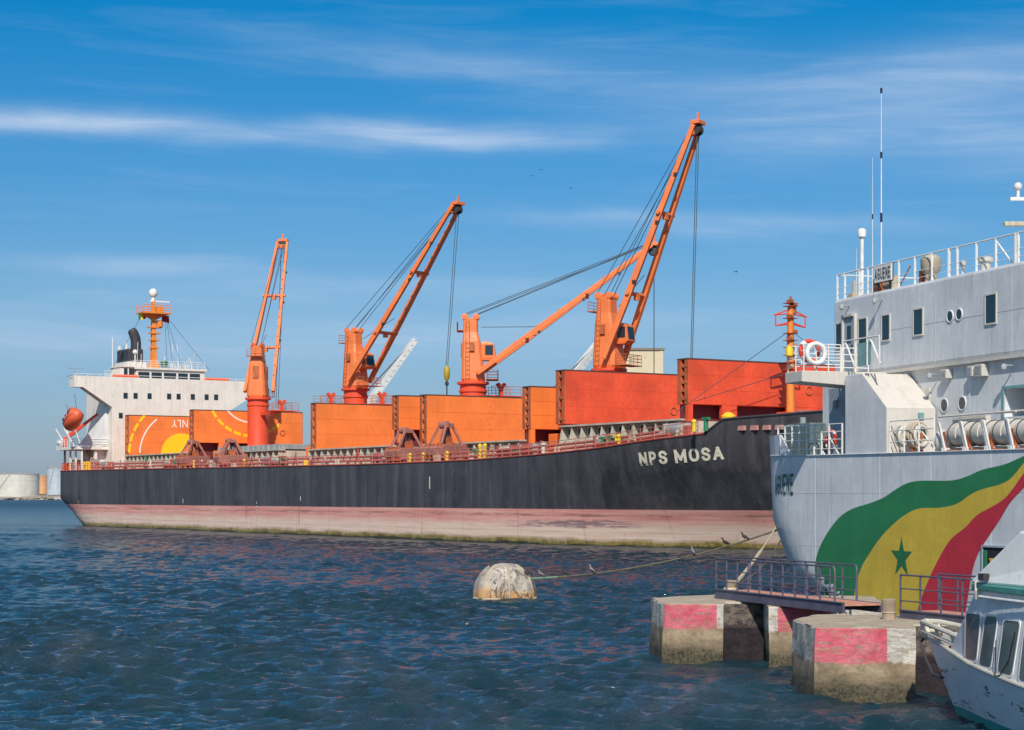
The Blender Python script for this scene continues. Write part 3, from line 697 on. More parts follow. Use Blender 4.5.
# --- deck cranes
def crane(px, z0, ax, tip_px, tip_py, fall_z, fdx=0, hook=False, r_fix=None, open_legs=1.95):
    s = CS.k(px, 0); bx, by = CS.w(s, 0); u = (tip_px-CX)/F_PX; n = math.hypot(*ax); ax = (ax[0]/n, ax[1]/n)
    r = r_fix or (u*by-bx)/(ax[0]-u*ax[1]); zt = EYE+(HY-tip_py)*(by+ax[1]*r)/F_PX
    la = CS.rot(*ax); root = empty('deck_crane', (s, 0, 0), math.atan2(la[1], la[0]), ship)
    dz = deckz(s)
    m = MB(); m.lathe([(1.75, dz-.1), (1.75, dz+.5), (1.42, dz+1.2), (1.42, z0-1.2), (1.55, z0-1.1), (1.55, z0-.9), (1.42, z0-.8), (1.42, z0-.35), (1.75, z0-.25), (1.75, z0-.002)], n=28); m.build('pedestal', PEDES, root, True)
    m = MB()
    def ring(z, x0, x1, hy, c): return [(x0+c, -hy, z), (x1-c, -hy, z), (x1, -hy+c, z), (x1, hy-c, z), (x1-c, hy, z), (x0+c, hy, z), (x0, hy-c, z), (x0, -hy+c, z)]
    m.loft([ring(z0, -1.15, 1.2, 1.2, .35), ring(z0+.3, -1.25, 1.3, 1.3, .3), ring(z0+4.4, -1.12, .8, 1.0, .22), ring(z0+5.4, -1.05, .55, .78, .15), ring(z0+6.9, -1.02, .5, .74, .12)])
    tw = m.build('crane_tower', CRANE, root, bevel=.03)
    m = MB()
    for x in (-.85, .35):
        for y in (-.6, .6): m.lathe([(.2, -.16), (.36, -.13), (.28, 0), (.36, .13), (.2, .16)], (x, y, z0+7.05), 14, 'y')
    for x in (-.85, .35): m.box(x-.2, x+.2, -.8, .8, z0+6.8, z0+7.0)
    m.build('sheave', CRANE, tw, True)
    m = MB(); m.box(-.35, .2, -1.32, -1.2, z0+3.3, z0+4.2); m.build('vent_louvre', EDGE, tw); m = MB(); m.box(-1.30, -1.15, -.4, .4, z0+2.6, z0+4.2); m.build('vent_louvre', EDGE, tw)
    m = MB(); m.rail([(-1.7, -1.1, z0+5.6), (-1.7, 1.1, z0+5.6)], .9, gap=.9, r=.03); m.box(-1.75, -1.1, -1.2, 1.2, z0+5.5, z0+5.6); m.build('walkway', EDGE, tw); m = MB()
    m.rail([(1.55, -1.6, z0+.3), (2.7, -1.6, z0+.3), (2.7, 1.6, z0+.3), (1.55, 1.6, z0+.3)], .95, gap=.9, r=.03); m.box(1.45, 2.75, -1.65, 1.65, z0+.2, z0+.28); m.build('walkway', EDGE, tw)
    cb = MB(); cb.loft([[(1.0, -.75, z0+2.3), (2.1, -.75, z0+2.3), (2.1, .75, z0+2.3), (1.0, .75, z0+2.3)], [(.95, -.8, z0+2.6), (2.5, -.8, z0+2.6), (2.5, .8, z0+2.6), (.95, .8, z0+2.6)], [(.9, -.8, z0+4.1), (2.3, -.8, z0+4.1), (2.3, .8, z0+4.1), (.9, .8, z0+4.1)], [(.9, -.7, z0+4.35), (1.7, -.7, z0+4.35), (1.7, .7, z0+4.35), (.9, .7, z0+4.35)]])
    cab = cb.build('operator_cab', CRANE, root, bevel=.04)
    g = MB(); g.box(1.35, 2.2, -.83, -.803, z0+2.9, z0+3.95); g.box(1.35, 2.2, .803, .83, z0+2.9, z0+3.95)
    g.add([(2.5, -.62, z0+2.75), (2.5, .62, z0+2.75), (2.36, .62, z0+3.95), (2.36, -.62, z0+3.95)], [(0,1,2,3)]); g.build('cab_window', GLASS, cab)
    f = Vector((.5, 0, z0+.85)); T = Vector((r, 0, zt))
    jib = MB(); d = (T-f)
    for sg in (-1, 1):
        a = f+Vector((0, sg*open_legs, 0)); b = f+d*.985+Vector((0, sg*.68, 0)); mid = a+(b-a)*.25
        jib.beam(a, mid, .42, .52, .46, .62); jib.beam(mid, b, .46, .62, .36, .44)
    jb = jib.build('jib', CRANE, root, bevel=.04)
    c = MB()
    for q in (.28, .62): 
        w = open_legs*(1-q)+.68*q; P = f+d*q; c.tube([P+Vector((0, -w-.45, 0)), P+Vector((0, w+.45, 0))], .2, 10); c.box(P.x-.2, P.x+.2, -.25, .25, P.z-.55, P.z-.1)
    c.build('cross_brace', CRANE, jb, True)
    ld = MB(); dn = d.normalized(); 
    for sg in (-1, 1):
        a = f+Vector((0, sg*(open_legs+.0), 0)); b = f+d*.96+Vector((0, sg*.55, 0)); u_ = Vector((-dn.z, 0, dn.x))*.62
        for i in range(14 if sg < 0 else 0): p = a+(b-a)*(.1+.065*i); ld.beam(p+u_*.45, p+u_*.62, .16, .16)
    ld.build('jib_step', EDGE, jb)
    for q in (.35, .6, .8):
        p = f+d*q+Vector((0, -(open_legs*(1-q)+.55*q)-.3, -.35)); m = MB(); m.box(p.x-.15, p.x+.15, p.y-.1, p.y+.1, p.z-.3, p.z); m.build('floodlight', BLACKP, jb)
    m = MB()
    for x in (-.75, -.35): m.tube([(x, -1.42, z0+.3), (x, -1.0, z0+6.6)], .03, 5)
    for i in range(14): f_ = i/13; m.tube([(-.75, -1.42+.42*f_, z0+.3+6.3*f_), (-.35, -1.42+.42*f_, z0+.3+6.3*f_)], .025, 4)
    m.build('ladder', EDGE, tw)
    h = MB(); h.beam(f+d*.955+Vector((0, -.62, 0)), f+d*.955+Vector((0, .62, 0)), .55, .55); h.box(T.x-.45, T.x+.45, -.75, .75, T.z-.25, T.z+.12); h.box(T.x-.08, T.x+.1, -.12, .12, T.z+.12, T.z+.9)
    h.build('jib_head', CRANE, jb, bevel=.04)
    sv = MB()
    for y in (-.35, 0, .35): sv.cyl((T.x-.1, y-.08, T.z-.75), .5, .16, 16, 'y')
    sv.build('head_sheave', BLACKP, jb, True)
    w = MB(); top = Vector((-.85, 0, z0+7.45))
    for y, q in ((-.7, .985), (-.35, .985), (.35, .97), (.7, .97)): w.tube([top+Vector((0 if abs(y) > .5 else 1.3, y, -.1)), f+d*q+Vector((0, y*.6, .35))], .036, 5)
    w.tube([Vector((.9, .3, z0+6.0)), f+d*.36+Vector((0, .2, .1))], .035, 5)
    o_ = (fdx*ax[0], -fdx*ax[1])
    for y in (-.22, .22): w.tube([Vector((T.x, y, T.z-.6)), Vector((T.x+o_[0], y*.7+o_[1], fall_z))], .04, 5)
    w.build('wire_rope', ROPE, root)
    if hook:
        hk = MB(); hk.lathe([(.12, 0), (.3, .3), (.38, .9), (.34, 1.5), (.15, 1.8)], (T.x+o_[0], o_[1], fall_z-1.7), 12); hb = hk.build('hook_block', simple('hook_block_yellow', (.42, .30, .03), .5), root, True)
        hk = MB(); hk.tube([(T.x+o_[0], o_[1], fall_z-1.7), (T.x+o_[0], o_[1], fall_z-5.5)], .08, 6); hk.torus((T.x+o_[0], o_[1], fall_z-2.0), .22, .08, 'y', 16, 6); hk.build('hook', BLACKP, hb)
    tag(root, {258: 'aftmost orange deck crane with its jib raised almost upright', 355.5: 'second orange deck crane from the stern with an empty hook', 473: 'third orange deck crane with its jib lowered to the right', 609: 'foremost orange deck crane with the tallest raised jib'}[px])
crane(258, 17.6, (.117, .993), 283, 240, 17, fdx=-.85, r_fix=14)
crane(355.5, 17.4, (.8, -.6), 458, 203, EYE+(HY-366)*215/F_PX, fdx=-1.3, hook=True)
crane(473, 16.7, (1.0, -.02), 654, 244, 12, open_legs=1.8)
crane(609, 16.6, (.85, -.53), 698, 122, 12, fdx=-.75)

def deck_houses():
    for s in (40.9, 69.9, 98.4, 124.2):
        z = deckz(s); m = MB(); m.box(s-2.2, s+2.2, -5.6, 5.6, z-.1, z+2.5); m.build('crane_house', ORANGE, ship, bevel=.08)
        m = MB(); m.box(s+2.203, s+2.25, -4.4, -3.5, z+.2, z+2.1); m.box(s+2.203, s+2.25, 1.4, 2.3, z+.2, z+2.1); m.build('house_door', DECKRED, ship)
    # jib rests: Y-shaped crutches on railed platforms, held by posts
    for px, py, t, cs_ in ((282, 410.5, .8, 41), (331, 404, .5, 70), (382, 404, 2.2, 70), (501, 396, 3.6, 98.4)):
        s = CS.k(px, t); zt = CS.z(s, t, py); root = empty('jib_rest', (s, t, 0), 0, ship); m = MB()
        m.box(min(0, cs_-s), max(0, cs_-s), -.25-t, .25-t, zt-.5, zt-.1); m.box(-1.2, 1.2, -2, 2, zt-.1, zt); m.build('bracket', PEDES, root)
        m = MB(); m.rail([(1.1, -1.9, zt), (1.1, 1.9, zt)], 1.0, gap=1.0, r=.03); m.rail([(-1.1, -1.9, zt), (-1.1, 1.9, zt)], 1.0, gap=1.0, r=.03); m.build('railing', EDGE, root)
        m = MB(); m.prism([(-.2, zt), (.2, zt), (.16, zt+.7), (.6, zt+1.3), (.3, zt+1.45), (0, zt+1.05), (-.3, zt+1.45), (-.6, zt+1.3), (-.16, zt+.7)], -.2, .2, 'x'); m.build('crutch', PEDES, root)
deck_houses()

# --- accommodation block
def accommodation():
    sf = 7.5; A = empty('accommodation_block', (0, 0, 0), 0, ship)
    T = lambda px: CS.tt(px, sf)
    Zf = lambda px, py: CS.z(sf, T(px), py)
    tl, tr = T(112), T(229); ztop = (Zf(90, 377)+Zf(230, 380))/2
    m = MB(); m.box(-4+.0, sf-.6, tl, tr, 8.0, ztop-.3); m.build('house', WHITE, A)
    wl, wr = T(74.5), T(249)
    zl = ztop-1.65; zg = Zf(112, 407)
    m = MB(); m.prism([(wl, ztop), (wl, zl), (wl+1.3, zl), (tl, zg), (tl, 8.0), (tr, 8.0), (tr, zg-.2), (wr, ztop-2.6), (wr, ztop)], sf-.599, sf, 'x'); m.build('front_bulkhead', WHITE, A)
    m = MB(); m.box(5.1, sf-.601, wl, tl-.002, ztop-.45, ztop-.2); m.box(5.1, sf-.601, tr+.002, wr, ztop-.45, ztop-.2); m.box(5.0, 5.1, wl, wr, ztop-1.6, ztop); m.box(5.1, sf-.601, wl, wl+.12, zl, ztop-.0); m.build('bridge_wing', WHITE, A)
    m = MB(); m.prism([(wl+1.3, ztop-1.5), (tl-.002, zg), (tl-.002, ztop-.5)], 5.2, 5.35, 'x'); m.prism([(-13.2, 11.8), (tl-.01, zg-.4), (tl-.01, 11.8)], 5.6, 5.75, 'x'); m.build('gusset', FWHITE, A)
    g = MB()
    for px in (125.5, 135.5, 149.5, 169, 178.5, 192.7, 206.5, 216): t = T(px); z = Zf(px, 395.6+(px-125)*.018); g.box(sf+.002, sf+.05, t-.32, t+.32, z-.42, z+.42)
    t = T(120.7); z = Zf(120, 415.5); g.box(sf+.002, sf+.05, t-.3, t+.3, z-.4, z+.4); g.build('window', GLASS, A)
    # wheelhouse on top
    b0, b1 = T(138), T(206.5); zb = ztop; zr = Zf(160, 369.5)
    wh = empty('wheelhouse', (0, 0, 0), 0, A)
    m = MB(); m.box(.5, sf-.8, b0, b1, ztop-.001-.3, zr); m.build('wall', WHITE, wh); m = MB(); m.box(.2, sf-.5, b0-.3, b1+.3, zr+.002, zr+.3); m.build('roof', WHITE, wh)
    m = MB(); W = (b1-b0)
    for a, b in ((.03, .19), (.22, .37), (.40, .58), (.61, .75), (.78, .93)): m.box(sf-.798, sf-.74, b0+W*a, b0+W*b, zr-1.35, zr-.4)
    m.build('bridge_window', GLASS, wh)
    m = MB(); m.rail([(sf-.1, wl+.1, ztop), (sf-.1, wr-.1, ztop)], .3, (1,), 2, .04); m.rail([(sf-.7, b0, zr+.3), (sf-.7, b1, zr+.3)], 1.0, gap=1.1, r=.035); m.rail([(sf-.7, b0, zr+.3), (.5, b0, zr+.3)], 1.0, gap=1.1, r=.035); m.rail([(.5, b0, zr+.3), (.5, b1, zr+.3)], 1.0, gap=1.1, r=.035)
    m.rail([(4, T(113), ztop), (4, b0-.2, ztop)], 1.1, gap=1.1, r=.035); m.build('railing', WHITE2, A)
    m = MB(); m.box(2.4, 6.6, CS.tt(120, 6.6), b0-.5, ztop-.2, ztop+1.6); m.box(2.2, 6.8, CS.tt(119, 6.6), b0-.3, ztop+1.6, ztop+1.75); m.build('signal_locker', WHITE, A)
    m = MB(); m.box(6.601, 6.66, T(131), T(134.5), ztop+.3, ztop+1.4); m.box(6.601, 6.66, T(126), T(129.5), ztop+.3, ztop+1.4); m.build('locker_window', GLASS, A)
    for px in (126, 217.5): 
        t = T(px); m = MB(); m.tube([(sf-.3, t-1.9, ztop+.1), (sf-.3, t+1.9, ztop+.1)], .33, 10); m.build('liferaft_bin', LIFEO, A, True)
    # orange signal mast
    t = CS.tt(153.5, 4.5); mr = empty('signal_mast', (4.5, t, zr), 0, A); sc = 275/F_PX
    M = lambda py: (368.5-py)*sc-.0
    m = MB(); m.loft([[(-1.0*a, -1.0*a, h), (1.0*a, -1.0*a, h), (1.0*a, 1.0*a, h), (-1.0*a, 1.0*a, h)] for a, h in ((.95, 0), (.42, M(357)), (.34, M(340)), (.30, M(310)), (.2, M(295)))]); m.build('column', YELOR, mr, bevel=.04)
    m = MB(); h = M(311); m.box(-1.6, 1.6, -2.2, 2.3, h, h+.2); m.prism([(-2.0, h-.003), (0, h-1.0), (2.0, h-.003)], -.2, .2, 'x'); m.rail([(1.5, -2.15, h+.2), (1.5, 2.2, h+.2)], 1.1, gap=.8, r=.05); m.rail([(-1.5, -2.15, h+.2), (-1.5, 2.2, h+.2)], 1.1, gap=.8, r=.05)
    for pz, w in ((325, 1.2), (331, 1.0), (338, .85), (346, .85)): m.box(-.5, .5, -w*.7, w, M(pz), M(pz)+.18)
    m.cyl((.2, .9, M(324)), .5, 1.0, 10); m.box(-.4, .4, .4, 1.4, M(309), M(303)); m.build('platform', YELOR, mr)
    m = MB(); m.cyl((0, -.1, M(298.5)), .25, .5, 10); m.box(-.15, .15, -.6, 2.5, M(298.5), M(297)); m.tube([(0, -.05, M(298)), (0, -.05, M(292))], .3, 8); m.ball((0, -.05, M(289.5)), .66, .66, .72); m.build('radome', WHITE2, mr, True)
    m = MB()
    for y0, y1 in ((-1.8, -6.5), (2.0, 3.6), (2.0, 5.0), (2.0, 9.5), (1.8, 2.6)): m.tube([(0, y0, M(312)), (-1, y1, .4 if y1 > 0 else -.5)], .03, 4)
    m.build('halyard', ROPE, mr)
    # funnel with bent exhaust
    t0, t1 = CS.tt(127, .5), CS.tt(143.5, 1.1); fn = empty('funnel', (-1.5, (t0+t1)/2, 0), 0, A); w = (t1-t0)/2; zf = lambda py: EYE+(HY-py)*287/F_PX
    m = MB(); m.box(-2.6, 2.6, -w, w, ztop-.5, zf(351)); m.build('casing', BLACKP, fn, bevel=.2); m = MB(); m.box(-3, 3, -w-.3, w+.3, ztop-.6, zf(364)); m.build('casing_base', WHITE, fn)
    m = MB(); P = [(0, .95, zf(353)), (0, .95, zf(344)), (0, .85, zf(339)), (0, .6, zf(335)), (0, .35, zf(332)), (0, .2, zf(330.5))]; m.tube(P, [.8, .8, .78, .76, .72, .5], 12); m.build('exhaust_pipe', BLACKP, fn, True)
    m = MB(); m.tube([(1, -.9, zf(352)), (1, -.9, zf(345))], .2, 8); m.tube([(1, -2, zf(352)), (1, -2, zf(348.5))], .35, 8); m.tube([(2.8, -.2, zf(366)), (2.8, -.2, zf(355))], .12, 6); m.ball((2.8, -.2, zf(354.5)), .4); m.build('uptake', FWHITE, fn, True)
    # aerials and deck-top clutter
    m = MB(); t = CS.tt(112.5, 3); m.tube([(3, t, ztop), (3, t, ztop+6.2)], .07, 6)
    for i in range(24):
        t = b0+.5+(b1-b0-1)*(i/23.0); h = random.choice((.9, 1.4, 1.9, 2.4, 4.0)) if i % 3 else .8; m.tube([(random.uniform(1, 6), t, zr+.3), (random.uniform(1, 6), t, zr+.3+h)], .04, 5)
    m.build('aerial', WHITE2, A)
    m = MB(); t = T(167); m.lathe([(.1, 0), (.5, .35), (.6, .9), (.55, 1.0)], (6.3, t, zr+.4), 10); m.build('magnetic_compass', GREEN, A, True)
    m = MB(); m.lathe([(.3, 0), (.35, .6), (.45, .9), (.2, 1.3)], (6.3, T(205), zr-.9), 10); m.build('searchlight', WHITE2, A, True)
    m = MB(); m.box(4, 6, wl-.0, wl+1.6, ztop+.05, ztop+.12); m.tube([(5, wl+.8, ztop), (5, wl+.8, ztop+1.3)], .06, 6); m.tube([(5, wl-.3, ztop+1.25), (5, wl+2.2, ztop+1.25)], .05, 6); m.build('wing_lamp', GREYEQ, A)
    # boat deck at the stern quarter
    zd = 11.7; m = MB(); m.box(-4, 5.9, -13.4, tl-.003, zd-.45, zd); m.build('boat_deck', WHITE, A)
    m = MB(); m.rail([(-3.8, -13.3, zd), (5.8, -13.3, zd), (5.8, tl-.1, zd)], 1.1, gap=1.2, r=.04); m.build('boat_deck_railing', WHITE2, A)
    m = MB(); 
    for s in (-2.2, .3, 2.8, 5.5): m.box(s-.12, s+.12, -12.7, -12.45, 8.0, zd-.452)
    for s in (1.2, 5.2): m.box(s-.3, s+.3, -10.6, -10.2, 8, zd-.452)
    m.box(-3, 4.5, tl-1.2, tl-.02, 8.0, zd-.452); m.build('pillar', WHITE, A)
    m = MB()
    for q in (0, .5): m.beam((4.4, -9.3+q, 8.05), (1.6, -11.0+q, zd-.5), .09, .25)
    for j in range(12): f = (j+.5)/12; m.box(4.4-2.8*f-.12, 4.4-2.8*f+.12, -9.3-1.7*f, -8.8-1.7*f, 8.05+3.1*f, 8.1+3.1*f)
    m.build('stair', BEIGE, A)
    m = MB(); m.tube([(-2, -12.6, zd), (-2, -12.6, zd+1.6)], [.4, .3], 10); a = (-2, -12.6, zd+1.8)
    s2 = CS.k(99, -9.5); m.beam((-1.5, -12.2, zd+1.7), (3, -9.3, CS.z(3, -9.3, 414)), .45, .55, .3, .3); m.build('boat_crane', PEDES, A, bevel=.03)
    m = MB()
    for s in (-2.6, 1.2): m.beam((s, -12.2, zd), (s, -13.9, zd+2.8), .12, .2); m.beam((s, -11.2, zd), (s, -12.4, zd+3.2), .12, .2)
    m.build('davit', WHITE2, A)
    m = MB()
    for s in (0, 1.5, 3.5): m.lathe([(.3, 0), (.38, .6), (.38, 1.0), (.2, 1.2)], (s, -10.2, zd), 10)
    m.build('deck_vent', GREYEQ, A, True)
    m = MB(); m.lathe([(.45, 0), (.55, .2), (.55, 1.5), (.45, 1.7)], (-3.8, -12.9, zd+.7), 12, 'x'); m.build('raft_canister', WHITE2, A, True)
    # poop deck clutter and rail
    m = MB(); m.rail([(-3.9, -11, 8.15), (-3.6, -12.6, 8.15), (-1, -13.4, 8.15), (8, -13.6, 8.12)], 1.1, gap=1.2, r=.04); m.build('poop_railing', PEDES, A)
    for i, (s, t, c, h) in enumerate(((-3, -11.5, YELOR, 1.2), (-1.5, -11.2, CRANE, 1.3), (.2, -11.6, YELLOW, 1.7), (1.6, -12, GREYEQ, 1.4), (6.4, -12.0, YELLOW, 1.3), (7.2, -11.2, GREYEQ, 1.7))):
        m = MB(); m.cyl((s-.4, t, 8.6+.1*i), .45, .9, 12, 'x'); m.box(s-.6, s-.42, t-.5, t+.5, 8.1, 8.1+h); m.box(s+.52, s+.7, t-.5, t+.5, 8.1, 8.1+h); m.build('stern_winch', c, A)
    m = MB()
    for s, t in ((-3.8, -12.0), (-1.6, -12.9)): m.beam((s, t, 8.1), (s, t, 11.2), .12, .12)
    m.beam((-3.8, -12.0, 11.2), (-1.6, -12.9, 11.2), .12, .12); m.beam((-3.8, -12.0, 10), (-1.6, -12.9, 10), .1, .1); m.build('awning_frame', BLACKP, A)
    return ztop, mr
ACC_TOP, MASTR = accommodation()

def foremast():
    tm = -.9; s = CS.k(790.5, tm); z0 = 9.5; zt = CS.z(s, tm, 306); H = lambda py: CS.z(s, tm, py)
    root = empty('foremast', (s, tm, 0), 0, ship)
    m = MB(); m.lathe([(.48, z0), (.36, z0+2), (.34, H(380)), (.29, H(330)), (.24, zt)], n=14); m.build('column', YELOR, root, True)
    m = MB(); h1, h2 = H(316), H(326.5)
    for sg in (-1, 1):
        m.tube([(0, 0, H(309)), (0, sg*1.75, h1)], .06, 6); m.tube([(0, 0, H(313.5)), (0, sg*1.75, h1)], .06, 6); m.tube([(0, sg*1.6, h1), (0, sg*1.6, h2)], .06, 6); m.tube([(0, 0, h2+.2), (0, sg*1.6, h2)], .06, 6); m.tube([(0, 0, H(322)), (0, sg*1.6, h2)], .06, 6)
    m.build('yard_frame', PEDES, root)
    m = MB()
    for i, py in enumerate((303, 306, 318, 333, 340, 347, 355, 362, 369)): sg = (-1, 1)[i % 2]; m.box(-.1, .5, sg*.2-.15, sg*.2+.15, H(py), H(py)+.25); m.box(-.4, .4, -.5, .5, H(py)-.06, H(py))
    m.cyl((0, .3, zt-.6), .25, .5, 8); m.tube([(0, 0, zt), (0, 0, zt+.8)], .12, 6); m.build('lamp_bracket', EDGE, root)
    m = MB(); m.box(-.8, .8, -.9, .9, z0-.2, z0+1.8); m.build('mast_base', REDOR, root, bevel=.05)
    m = MB(); a = (0, 0, H(330)); m.tube([a, (-3.2, -9.5, 11.2)], .03, 4); m.tube([(0, 0, H(372)), (-3.2, -7.6, H(402))], .03, 4); m.tube([(0, 0, H(372)), (6, 8, H(420)+1)], .03, 4); m.tube([a, (12, 0, 11)], .03, 4); m.build('stay_wire', ROPE, root)
    # forecastle gear
    for k, (ds, t, c) in enumerate(((0, -6.8, BEIGE), (1.5, -4.6, RUSTY), (6, -4, RUSTY), (8, 3, BEIGE), (2, 5, RUSTY))):
        w = empty('windlass', (s+ds, t, deckz(s+ds)-1.1), 0, ship); MB().cyl((-.3, -1, 1.1), .8, 1.6, 16, 'y').build('drum', c, w, True); MB().box(-1.0, .9, -1.3, 1.2, 0, .6).build('bed', c, w)
    m = MB(); ss = s-1.2; m.lathe([(.28, 0), (.28, .6), (.6, 1.0), (.6, 1.3), (.2, 1.6)], (155.2, -9.9, deckz(155.2)), 12); m.build('mushroom_vent', YELLOW, ship, True)
    m = MB(); sa, sb = 158.0, 161.6; z = 9.55
    for i in range(4): s_ = sa+i*.95; m.box(s_, s_+.8, -hbw(s_+.4, z)-.06, -hbw(s_+.4, z)+.2, z-.16, z+.2)
    m.build('mooring_port', simple('faded_pink', (.55, .26, .22), .6), ship)
    # bow anchor in its recess
    sa = 163.2; za = 5.2; y = -hbw(sa, za)-.25; m = MB(); m.beam((sa, y, za), (sa, y+.1, za+2.2), .3, .4); m.beam((sa-1.0, y-.05, za+.3), (sa+1.0, y-.25, za+.1), .35, .45); m.beam((sa-1.0, y-.05, za+.2), (sa-1.2, y, za+1.2), .25, .3); m.beam((sa+1.0, y-.2, za+.2), (sa+1.2, y-.1, za+1.2), .25, .3); m.build('anchor', BEIGE, ship)
foremast()

# --- grabs standing on the deck
def grab_proto():
    root = empty('clamshell_grab')
    for sg in (-1, 1):
        m = MB(); P = [(0, .15), (sg*.25, 0), (sg*1.0, .12), (sg*1.75, .7), (sg*1.85, 1.35), (sg*1.2, 1.65), (0, 1.55)]
        m.prism([(a, b) for a, b in P], -1.25, 1.25, 'x'); m.build('bucket', RUSTY, root, bevel=.06)
    for sg in (-1, 1):
        for y in (-.95, .95):
            m = MB(); m.beam((y*.9, sg*1.55, 1.3), (y*.5, sg*.42, 3.35), .17, .24); m.build('arm', RUSTY, root)
    for sg in (-1, 1):
        m = MB(); m.beam((0, sg*.9, 1.5), (0, sg*.25, 3.3), .14, .2); m.build('arm', RUSTY, root); m = MB()
        for x in (-1.0, -.5, 0, .5, 1.0): m.box(x-.08, x+.08, sg*1.6-.12, sg*1.6+.12, .3, 1.7); m.beam((x, sg*.2, .05), (x, sg*1.75, .75), .1, .12)
        m.build('bucket_rib', EDGE, root)
    m = MB(); m.box(-.65, .65, -.45, .45, 3.2, 3.6); m.cyl((-.5, -.25, 3.45), .35, 1.0, 12, 'x'); m.build('head', RUSTY, root, bevel=.06)
    m = MB()
    for y in (-.4, 0, .4): m.cyl((y-.1, 0, 1.95), .42, .16, 14, 'x')
    m.box(-.9, .9, -.35, .35, 1.5, 1.8); m.build('lower_sheave', EDGE, root, True)
    m = MB()
    for x, y in ((-.4, .2), (.4, -.2), (0, 0), (.2, .25)): m.tube([(x, y, 1.9), (x*.6, y, 3.3)], .05, 5)
    m.build('closing_rope', ROPE, root); return root
GL = ['rusty red clamshell grab on deck in front of the painted yellow sun', 'rusty red clamshell grab on deck just left of the aftmost crane pedestal', 'rusty red grab on deck, left one of the pair beside the midship hatch covers', 'rusty red grab on deck, right one of the pair under the midship hatch cover']
gpz = grab_proto()
for i, px in enumerate((193, 231, 406, 446)):
    g = gpz if i == 0 else copy_tree(gpz); t = -11.0; s = CS.k(px, t); X, Y = CS.w(s, t); g.location = (X, Y, deckz(s)); g.rotation_euler.z = CS.ang+R((12, -8, 6, 15)[i]); g.scale = (1.05, 1.05, (1.0, .98, 1.0, 1.08)[i])
    tag(g, GL[i], 'grab', 'clamshell grabs standing on the deck')

def lifeboat():
    t = -14.6; s = CS.k(73, t); X, Y = CS.w(s, t); z = CS.z(s, t, 418)
    root = tag(empty('lifeboat', (X, Y, z), 0, None, (0, R(-22), CS.ang)), 'enclosed orange lifeboat hanging at the stern of the black ship', 'lifeboat'); root.scale = (.8, .85, .95)
    m = MB(); m.loft([[(x, 1.45*w*math.cos(a), -.3+1.35*w*math.sin(a) if math.sin(a) < 0 else -.3+1.5*w2*math.sin(a)) for a in [2*PI*i/16 for i in range(16)]] for x, w, w2 in ((-3.1, .15, .1), (-2.8, .6, .45), (-1.8, .92, .8), (0, 1, 1), (1.8, .9, .85), (2.7, .6, .5), (3.2, .12, .1))]); m.build('hull', LIFEO, root, True)
    m = MB(); m.loft([[(x, 1.5*w*math.cos(a), -.3+.09*math.sin(a)) for a in [2*PI*i/16 for i in range(16)]] for x, w in ((-2.85, .6), (-1.8, .95), (0, 1.03), (1.8, .93), (2.75, .62))]); m.build('fender_strip', DARK, root)
    m = MB(); m.box(-.9, .5, -.5, .5, 1.0, 1.65); m.build('conning_hatch', EDGE, root, bevel=.1)
    m = MB()
    for x in (-1.6, 0, 1.4): m.box(x-.25, x+.25, -1.36, -1.1, .15, .5)
    m.build('window', GLASS, root)
    m = MB(); m.tube([(2.4, 0, .6), (2.4, 0, 3.2)], .05, 5); m.tube([(-2.4, 0, .6), (-2.4, 0, 3.2)], .05, 5); m.build('fall_wire', ROPE, root)
lifeboat()
def flags():
    for px, py, cols, lab, d in ((142, 316, ((.02, .3, .1), (.85, .6, .03), (.6, .03, .03)), 'small green yellow red striped flag left of the orange signal mast', -1), (165.5, 319, ((.35, .02, .03), (.42, .02, .04), (.40, .02, .03)), 'small dark red flag right of the orange signal mast', 1)):
        t = CS.tt(px, 4.5); X, Y = CS.w(4.5, t); z = CS.z(4.5, t, py); root = tag(empty('flag', (X, Y, z), CS.ang), lab, 'flag', 'flags at the signal mast')
        for i, c in enumerate(cols):
            m = MB(); n = 5; g = []
            for a in range(n+1):
                y = (-.55+1.1*(i+a/n)/3)*1.05; x = .12*math.sin(y*4+d); g.append([(x, y, .52-.1*y), (x+.05, y, -.52-.22*y*d)])
            m.loft(g, cap=False, close=False); o = m.build('stripe', simple('flag_cloth_%d' % (i+3*(d > 0)), c, .8), root); o.modifiers.new('solidify', 'SOLIDIFY').thickness = .02
flags()

# ------------------------------------------------------------------ ferry
FF = Frame(12.2, 68, .318, -.948)
ferry = tag(empty('ferry', (FF.o[0], FF.o[1], 0), FF.ang), 'grey white ferry with a green yellow red flag painted on its side', 'ferry')
K0 = [(-.5, 1.3), (0, .95), (.6, -.1), (.95, -1.2), (1.45, -2.3), (2.07, -3.0), (2.87, -3.6), (3.3, -3.95), (5, -4.15), (6.7, -4.25)]
BL, BP, HB = 8.5, 2.2, 6.0
def ft(k, z):       # distance of the port plating from the side plane (t)
    k0 = lerp(K0, z); 
    if k >= k0: return 0.0
    return HB*min(1, (k0-k)/BL)**BP
FDZ = [(-12.7, 5.95), (-2, 5.78), (4, 5.73), (14, 5.66), (30, 5.6)]
def fdz(k): return lerp(FDZ, k)
def fside(px, py):     # point on the ferry's plating seen at a photo position
    k, z = FF.kz(px, py, 0)
    for _ in range(12):
        t = ft(k, z); k2 = FF.k(px, t); k = k*.5+k2*.5; z = FF.z(k, ft(k, z), py)
    return k, z
